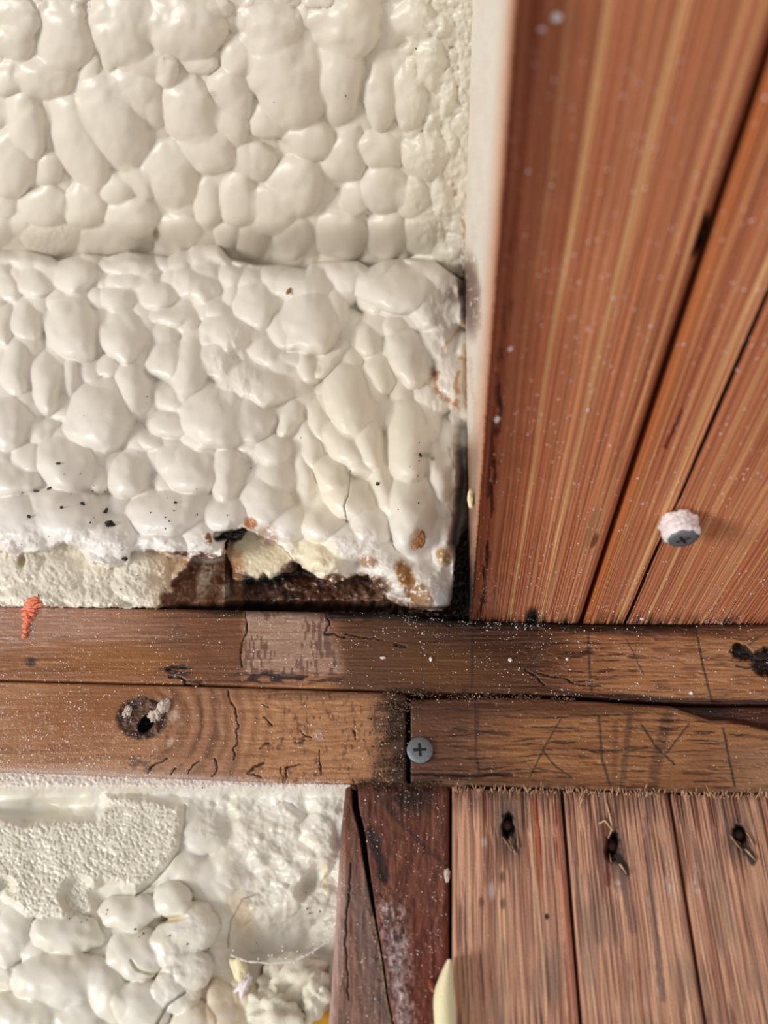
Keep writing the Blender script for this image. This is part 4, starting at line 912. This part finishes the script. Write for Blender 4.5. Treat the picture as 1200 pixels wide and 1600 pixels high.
# ------------------------------------------------------------------ screws
def lathe(prof, seg=40):
    v, q = [], []
    for i, (r, z) in enumerate(prof):
        for k in range(seg):
            a = 2*math.pi*k/seg; v.append((r*math.cos(a), r*math.sin(a), z))
    for i in range(len(prof)-1):
        for k in range(seg):
            q.append((i*seg+k, i*seg+(k+1) % seg, (i+1)*seg+(k+1) % seg, (i+1)*seg+k))
    return v, q
def mesh_part(name, v, q, mat, parent, rough=0, smooth=True):
    v = np.array(v, float)
    if rough: v = v+rough*(np.random.default_rng(3).random(v.shape)-.5)
    me = bpy.data.meshes.new(name); me.from_pydata([tuple(x) for x in v], [], [tuple(int(i) for i in f) for f in q]); me.update()
    o = link(name, me, mat, None, smooth); o.parent = parent; return o
def screw(name, p, axis, R_, label, length=.03, sleeve=None, spin=0.):
    """axis points from the point of the screw out to its head"""
    o = empty(name, p, label, 'screw')
    o.rotation_euler = Vector(axis).to_track_quat('Z', 'Y').to_euler()
    v, q = lathe([(1e-5, -.0012), (R_*.35, -.0012), (R_*.86, .0002*0-.0002), (R_, 0), (R_, .0002), (R_*.93, .0005), (R_*.5, .0006), (R_*.02, .0006)])
    mesh_part('screw_head', v, q, M_STEEL, o)
    # cross recess: dark star set in the head
    w_, l_ = R_*.11, R_*.50; z = .00061; z0 = .0003
    pts = [(w_, w_), (w_, l_), (-w_, l_), (-w_, w_), (-l_, w_), (-l_, -w_), (-w_, -w_), (-w_, -l_), (w_, -l_), (w_, -w_), (l_, -w_), (l_, w_)]
    c, s = math.cos(spin), math.sin(spin); pts = [(x*c-y*s, x*s+y*c) for x, y in pts]
    vv = [(x, y, z) for x, y in pts]+[(x, y, z0) for x, y in pts]
    mesh_part('cross_recess', vv, [tuple(range(12))]+[(i, i+12, (i+1) % 12+12, (i+1) % 12) for i in range(12)], M_RECESS, o, smooth=False)
    prof = []; n = int(length/.0009)
    for i in range(n): prof += [(R_*.34, -.001-i*.0009), (R_*.46, -.001-i*.0009-.00045)]
    prof += [(1e-5, -.001-n*.0009)]
    v, q = lathe(prof, 20); mesh_part('threaded_shank', v, q, M_STEEL, o)
    if sleeve:
        z0, z1 = sleeve; g = [(R_*.3, z0)]
        n = 16
        for i in range(n+1):
            t = i/n; rr = R_*np.interp(t, [0, .08, .3, .85, 1], [.8, 1.22, 1.30, 1.22, 1.06]); g.append((rr, z0+(z1-z0)*t))
        v, q = lathe(g, 64); v = np.array(v)
        a = np.arctan2(v[:, 1], v[:, 0]); nn = fbm(np.cos(a)*3+5, np.sin(a)*3+v[:, 2]*1800, 9, 4, .6)
        v[:, :2] *= (1+.5*(nn-.5))[:, None]
        mesh_part('foam_crust', v, q, M_WHITE, o, rough=.0004)
    return o
pt = plate_r.at(656, 1172, .0010)[0]
screw('screw', pt, (.05, -1, -.02), 18.*PX*1.02, 'grey cross-head screw driven flush at the split between the two lower plates', spin=.1)
base_p = ply2.at(1056, 790)[0]
def to_px(p):
    return 600+F*(p@np.array([ex[0], ey[0], ez[0]]))/(p@np.array([ex[2], ey[2], ez[2]])), 800+F*(p@np.array([ex[1], ey[1], ez[1]]))/(p@np.array([ex[2], ey[2], ez[2]]))
z_len = .004
while to_px(base_p-np.array([0, 0, z_len]))[1] < 841: z_len += .0002
hp = base_p-np.array([0, 0, z_len]); ax = np.array([.04, 0.0, -1.0])
screw('screw', hp, ax, .0045, 'protruding screw with a crust of white foam, hanging from the split in the overhead beam', length=z_len+.010, sleeve=(-z_len*.62, -.0001), spin=.6)
# neck of foam between crust and wood
nk = base_p+(hp-base_p)*.22
nb = blob('foam_crumb', nk, (.0024, .0024, .0042), M_WHITE, 4, .5); tag(nb, 'white foam knob around the neck of the protruding screw', 'foam crumb')

# nails in the post boards
nl = ['rusty nail sunk in the dark hole of the left post board', 'shiny rusty nail in the splintered hole of the middle post board', 'grey nail tip in the stained hole of the right post board']
for (x, y, rx, ry, rt), lb, pz in zip(NAILS, nl, (p1, p2, p3)):
    p = onp(np.array([float(x)]), np.array([float(y-1)]), POSTP, -.0040)[0]
    o = empty('nail', p, lb, 'nail', None); o.rotation_euler = Vector((.1, -1, .12)).to_track_quat('Z', 'Y').to_euler()
    v, q = lathe([(1e-5, .0011), (.0012, .0009), (.0020, .0002), (.0021, -.0003), (.0012, -.0006)], 24); mesh_part('nail_head', v, q, M_RUST, o)
    v, q = lathe([(.0011, -.0005), (.0011, -.025), (1e-5, -.027)], 14); mesh_part('nail_shank', v, q, M_RUST, o)

# splinters round the nail holes
def strip(name, pix, r, wd, mat, lift=(.0006, .0016), parent=None):
    n = len(pix); vs, q = [], []
    for i, (x, y) in enumerate(pix):
        t = i/(n-1); ww = wd*(.35+.65*math.sin(math.pi*min(1, t*.8+.2)))
        L_ = lift[0]+(lift[1]-lift[0])*t
        a = pix[min(i+1, n-1)]; b = pix[max(i-1, 0)]; d = np.array([a[0]-b[0], a[1]-b[1]], float); d /= np.linalg.norm(d)+1e-9; nn = np.array([-d[1], d[0]])*ww
        vs += list(r.at([x+nn[0], x-nn[0]], [y+nn[1], y-nn[1]], L_)); vs += list(r.at([x+nn[0], x-nn[0]], [y+nn[1], y-nn[1]], L_-.0006))
    for i in range(n-1):
        k = i*4; m = k+4; q += [(k, k+1, m+1, m), (k+2, m+2, m+3, k+3), (k, m, m+2, k+2), (k+1, k+3, m+3, m+1)]
    q += [(0, 2, 3, 1), (4*n-4, 4*n-3, 4*n-1, 4*n-2)]
    return from_arrays(name, vs, q, mat, parent, smooth=False)
for pz, items in ((p1, [[(786, 1308), (800, 1330)], [(808, 1300), (810, 1326)], [(795, 1312), (806, 1336)]]),
                  (p2, [[(934, 1288), (945, 1282), (956, 1296), (950, 1310)], [(948, 1255), (954, 1280), (958, 1300)], [(957, 1340), (970, 1352), (979, 1366)], [(952, 1332), (955, 1348)], [(907, 1228), (912, 1240), (905, 1262)], [(912, 1232), (905, 1250)]]),
                  (p3, [[(1138, 1300), (1148, 1315), (1160, 1330)], [(1150, 1312), (1168, 1330), (1180, 1344)], [(1166, 1300), (1178, 1322)]])):
    for it in items:
        s_ = strip('splinter', it, pz, 1.8, new_fib, (.0002, .0014), pz.obj)

# ------------------------------------------------------------------ loose bits on the foam
PEL = [(91, 724, 9, 4, 5, 'oval black pellet on the white foam, topmost of the pellets at left'),
 (57, 768, 11, 5, -12, 'black pellet on the white foam, left one of the close pair'),
 (78, 763, 10, 5, 18, 'black pellet on the white foam, right one of the close pair'),
 (129, 787, 9, 6, -35, 'black pellet beside a white glossy fleck on the foam'),
 (165, 799, 12, 5, 80, 'upright black pellet on the foam above the dark clump'),
 (194, 873, 11, 7, -15, 'fat black pellet lowest on the foam, above the torn edge'),
 (96, 793, 5, 5, 0, 'round black pellet on the foam below the close pair'),
 (657, 711, 9, 4, -60, 'small dark pellet on the right-hand foam lobe'),
 (590, 756, 7, 6, -30, 'dark pellet lodged in the deep crease left of the right-hand lobe'),
 (45, 807, 7, 5, -40, 'faint grey pellet on the foam at far left'),
 (274, 785, 5, 4, 0, 'small dark pellet on the torn grey-white foam slab')]
def surf_pt(u, v, lift=0.):
    u = float(u); v = float(v)
    if v > 1215: return bay.at(u, v, lift)[0]
    a = rim.at(u, v, lift)[0]; b = deck.at(u, v, lift)[0]
    return a if (v > 445 or a.dot(a) < b.dot(b)) else b
for i, (x, y, a, b, rt, lb) in enumerate(PEL):
    p = surf_pt(x, y, .0004); o = blob('pellet', p, (a*PX*.5, b*PX*.5, b*PX*.5), M_BLACK, i, .25)
    o.rotation_euler = (0, math.radians(-rt), 0); tag(o, lb, 'pellet', 'black pellets on the foam')
g = np.random.default_rng(12)
SP = [(100, 741), (126, 740), (145, 767), (146, 759), (164, 768), (141, 817), (147, 809), (111, 772), (35, 770), (42, 812), (76, 838), (141, 816), (167, 815), (261, 778), (272, 798), (258, 808), (264, 814), (235, 801), (308, 804), (258, 826), (307, 764),
      (190, 859), (215, 899), (214, 905), (189, 921), (60, 930), (33, 851), (355, 805), (392, 731), (230, 620), (131, 649), (404, 637), (655, 692), (655, 720), (640, 729), (653, 744), (654, 752), (654, 786), (622, 796), (470, 684), (365, 341),
      (108, 1435), (127, 1441), (136, 1437), (166, 1428), (168, 1422), (211, 1452), (217, 1464), (224, 1458), (293, 1475), (326, 1482), (265, 1462), (480, 1420), (484, 1427), (500, 1424), (478, 1395), (505, 1570), (401, 1473), (316, 1231), (540, 150), (428, 160), (548, 170), (650, 76), (365, 560), (372, 558), (116, 558)]
mm = {}
for i, (x, y) in enumerate(SP):
    p = surf_pt(x, y, .0002); s_ = g.uniform(1.5, 3.4)*PX*.5
    if 0 == i: src = blob('speck', p, (1., .62, .6), M_BLACK, 5, .3); o = src
    else: o = src.copy(); col.objects.link(o); o.location = tuple(p)
    o.scale = (s_, s_, s_); o.rotation_euler = (g.uniform(0, 6), g.uniform(0, 6), g.uniform(0, 6))
    where = ('in the crease-side lobes of the overhead foam' if y < 400 else 'on the broad middle of the bulging foam' if y < 690 and x < 500 else 'on the upright right-hand lobes of the bulging foam' if x > 460 and y < 830
             else 'scattered at the lower left of the bulging foam' if y < 850 and x < 200 else 'on the torn slab of the bulging foam' if y < 850 else 'just below the torn foam edge' if y < 1000
             else 'near the porous foam slab' if x < 250 else 'around the cobwebbed hollow')
    tag(o, 'tiny black speck '+where, 'speck', 'tiny black specks '+where)
# clump of dark frass
o = blob('frass_clump', surf_pt(171, 819, .0006), (.0016, .0010, .0014), M_BLACK, 8, .9, hi=True, freq=3); tag(o, 'ragged black clump of frass on the foam below the upright pellet', 'debris')
o = blob('foam_crumb', surf_pt(451, 455, .0008), (.0009, .0009, .0023), M_BARK, 9, .5, rot=(0, 20, 0)); tag(o, 'small brown-tipped crumb standing on the upper middle foam bulge', 'foam crumb')
o = blob('wood_flake', surf_pt(652, 844, .0002), (.0029, .0010, .0046), M_BARK, 10, .30, rot=(0, 22, 0), hi=True); tag(o, 'oval brown flake stuck to the right-hand foam lobe', 'wood flake')
o = blob('resin_flake', surf_pt(362, 833, .0004), (.0062, .0016, .0022), M_TAR, 11, .6, rot=(0, -8, 0), hi=True); tag(o, 'glossy black resin flake tucked under the torn foam edge', 'resin')
o = blob('foam_bead', side.at(736, 779, .0012)[0], (.0012, .0020, .0040), M_CREAM, 12, .2, hi=True); tag(o, 'small cream foam bead stuck to the side of the beam', 'foam bead')
WH = [(868, 28, 13, 11, 'blurred white foam crumb at the top of the beam'), (846, 46, 8, 4, 'fainter blurred crumb just below the topmost white crumb on the beam'), (776, 655, 9, 9, 'largest white crumb low on the left edge of the beam'), (797, 545, 8, 7, 'white crumb on the left edge of the beam, level with the brown foam scar'),
      (919, 641, 4, 4, 'single white crumb between the light streaks of the first beam ply'), (862, 290, 5, 4, 'white crumb on the dark streak of the beam, upper left'), (1003, 967, 6, 4, 'white crumb at the lower end of the beam split'), (825, 268, 5, 4, 'pinkish crumb on the beam edge near the foam')]
for i, (x, y, a, b, lb) in enumerate(WH):
    s = S(float(x), float(y)); p = (ply2 if s > 907 else ply1).at(float(x), float(y), .0004)[0]
    sc_ = math.sqrt(float((p**2).sum()))/1250.
    tag(blob('foam_crumb', p, (a*sc_*.5, b*sc_*.5, b*sc_*.45), M_WHITE, 20+i, .5), lb, 'foam crumb', 'white crumbs on the beam')
for i, (x, y, a, b, lb) in enumerate([(598, 1028, 9, 4, 'pale flat crumb on the dark middle of the upper plate'), (673, 1030, 4, 8, 'pale seed-shaped crumb on the upper plate, right of the flat crumb'), (797, 1031, 6, 6, 'pale crumb at the dark knotty streak of the upper plate'), (886, 1030, 4, 4, 'white crumb left of the pencil line on the upper plate'), (1080, 1083, 5, 5, 'pinkish crumb near the right end of the upper plate')]):
    p = plate_u.at(float(x), float(y), .0003)[0]; tag(blob('foam_crumb', p, (a*PX*.5, .0006, b*PX*.5), M_WHITE, 40+i, .4), lb, 'foam crumb', 'pale crumbs on the upper plate')
# resin crumbs on the knot
M_RES = new_mat('frosted resin', .35, .5, .6, 2000, .2, color=(196, 178, 168))
for i, (x, y, a, b, lb) in enumerate([(200, 1112, 6, 8, 'small frosted resin bead at the left of the plate knot'), (244, 1117, 9, 8, 'lower lump of the frosted resin trail on the plate knot'), (256, 1102, 7, 11, 'upper lump of the frosted resin trail on the plate knot')]):
    p = plate_l.at(float(x), float(y), .0006)[0]; tag(blob('resin_lump', p, (a*PX, .0010, b*PX), M_RES, 50+i, .6, hi=True), lb, 'resin', 'resin lumps on the knot')
# orange crayon
vs = []
def cray_h(U, V): return .0003+.0010*fbm(U/3., V/3., 701)
CRY = [(52, 932), (46, 955), (42, 975), (38, 1000)]
o = empty('crayon_mark', plate_u.at(46., 955.)[0], 'orange crayon smear across the upper plate edge and the foam above it', 'crayon mark')
k = 0
for (x, y) in [(53, 937), (48, 943), (55, 946), (45, 950), (50, 953), (42, 958), (48, 962), (41, 966), (44, 971), (40, 978), (41, 986), (38, 994)]:
    pp = plate_u.at(float(x), float(max(y, 950)), .0003)[0] if y >= 948 else surf_pt(x, y, .0003)
    b_ = blob('wax_flake', pp, ((11-.10*k*7)*PX, .0008, 4.2*PX), M_ORANGE, 60+k, .6, rot=(0, -12, 0), parent=o); k += 1
# cream foam tongue in the gap by the stud
def tongue():
    pts = [(702, 1499, 3), (701, 1510, 8), (697, 1528, 13), (694, 1550, 17), (695, 1575, 18), (696, 1605, 19), (698, 1640, 20), (700, 1700, 20)]
    vs, q = [], []; m = 14
    for j, (x, y, w2) in enumerate(pts):
        for i in range(m):
            a = 2*math.pi*i/m; du = w2*math.cos(a)*(1+.1*math.sin(j*2+i)); lift = .0065+.0040*math.sin(a)
            vs.append(onp(np.array([x+du]), np.array([y+0.]), STUD, lift)[0])
    for j in range(len(pts)-1):
        for i in range(m): q.append((j*m+i, j*m+(i+1) % m, (j+1)*m+(i+1) % m, (j+1)*m+i))
    o = from_arrays('foam_tongue', vs, q, M_CREAM, extra=[list(range(m)), [(len(pts)-1)*m+i for i in range(m)][::-1]])
    md = o.modifiers.new('round', 'SUBSURF'); md.levels = 2; md.render_levels = 2
    tag(o, 'pale yellow tongue of foam squeezed from the gap between dark stud and post boards', 'foam strip')
tongue()
o = strip('wood_sliver', [(672, 1530), (676, 1545), (684, 1552), (692, 1548)], stud, 5, new_mat('red wood sliver', .6, .4, .4, 1500, .3, color=(150, 82, 62)), (.0006, .0026)); tag(o, 'reddish curled sliver touching the yellow foam tongue', 'wood sliver')
o = blob('foam_bead', stud.at(699., 1368., .0015)[0], (.0010, .0010, .0024), M_RES, 77, .4); tag(o, 'tiny pinkish bead in the gap between stud and left post board', 'foam bead')
o = blob('yellow_scrap', bay.at(507., 1597., .003)[0], (.0035, .0012, .0030), M_YELLOW, 78, .2); tag(o, 'bright yellow scrap at the bottom edge beside the stud', 'plastic scrap')
# loose foam chunks in the hollow
def chunk(x, y, a, b, seed, lb, lift=.004, rot=0):
    o = blob('foam_chunk', bay.at(float(x), float(y), lift)[0], (a*PX, .006, b*PX), M_CHUNK, seed, .38, rot=(0, rot, 0), hi=True, freq=2.6); tag(o, lb, 'foam chunk', 'loose foam chunks in the hollow')
M_CHUNK = new_mat('torn foam chunk', .6, .3, .6, 1200, .04, color=(230, 224, 206), sss=.2)
chunk(460, 1535, 44, 30, 90, 'ragged foam chunk resting in the hollow just below the cobweb', .004, -25)
chunk(432, 1585, 34, 22, 91, 'foam chunk at the bottom of the hollow, left of the yellow scrap', .004, 10)
chunk(498, 1560, 18, 26, 92, 'narrow foam chunk wedged between the ragged chunk and the stud', .002, 0)
o = blob('foam_crumb', bay.at(376., 1518., .004)[0], (.0022, .0018, .0052), M_CREAM, 93, .4, rot=(0, -38, 0)); tag(o, 'small peach-coloured foam stick at the left anchor of the cobweb', 'foam crumb')
o = blob('foam_crumb', bay.at(381., 1542., .003)[0], (.0016, .0012, .0036), M_WHITE, 94, .6, rot=(0, 25, 0)); tag(o, 'white foam flake just under the peach foam stick', 'foam crumb')
# cobweb: sheet of silk sagging across the hollow, with a thread and droplets along its hem
def cobweb():
    o = empty('cobweb', bay.at(440., 1500., .008)[0], 'grey cobweb slung across the foam hollow beside the stud, beaded along its lower thread', 'cobweb')
    hem = [(360, 1492), (385, 1502), (420, 1505), (455, 1503), (480, 1492), (502, 1478), (522, 1462)]
    top = [(362, 1470), (390, 1440), (420, 1425), (455, 1420), (480, 1418), (505, 1412), (524, 1404)]
    hx = np.linspace(0, 1, 40); hi = np.stack([np.interp(hx, np.linspace(0, 1, 7), [h_[k] for h_ in hem]) for k in (0, 1)], -1); ti = np.stack([np.interp(hx, np.linspace(0, 1, 7), [h_[k] for h_ in top]) for k in (0, 1)], -1)
    rows = 14; vs = []
    for j in range(rows):
        t = j/(rows-1); p = hi*(1-t)+ti*t
        c, cc = BAY
        lift = .0045*(1-t)+.001*t; vs.append(onp(p[:, 0], p[:, 1], BAY, lift))
    vs = np.concatenate(vs); q = [(j*40+i, j*40+i+1, (j+1)*40+i+1, (j+1)*40+i) for j in range(rows-1) for i in range(39)]
    from_arrays('silk_sheet', vs, q, M_WEB, o)
    hem3 = onp(hi[:, 0], hi[:, 1], BAY, .0046)
    def tube(name, P, r, mat):
        m = 8; vs_ = []; q_ = []
        for i_, p_ in enumerate(P):
            for a_ in range(m): vs_.append(p_+np.array([0, math.cos(2*math.pi*a_/m), math.sin(2*math.pi*a_/m)])*r*(1+.5*math.sin(i_*1.7)))
        for i_ in range(len(P)-1):
            for a_ in range(m): q_.append((i_*m+a_, i_*m+(a_+1) % m, (i_+1)*m+(a_+1) % m, (i_+1)*m+a_))
        return from_arrays(name, vs_, q_, mat, o)
    tube('hem_thread', hem3, .00028, M_THREAD)
    g = np.random.default_rng(4); 
    i = g.integers(0, 40, 60); off = g.normal(0, .0004, (60, 3)); P = hem3[i]+off; P[40:] = vs[g.integers(0, 200, 20)]
    T_ = (IV[None]*g.uniform(.00015, .0004, (60, 1, 1))+P[:, None]).reshape(-1, 3); f = (IF[None]+np.arange(60)[:, None, None]*len(IV)).reshape(-1, 3)
    b = from_arrays('silk_beads', T_, f, M_WHITE, o)
    b['kind'] = 'stuff'
cobweb()
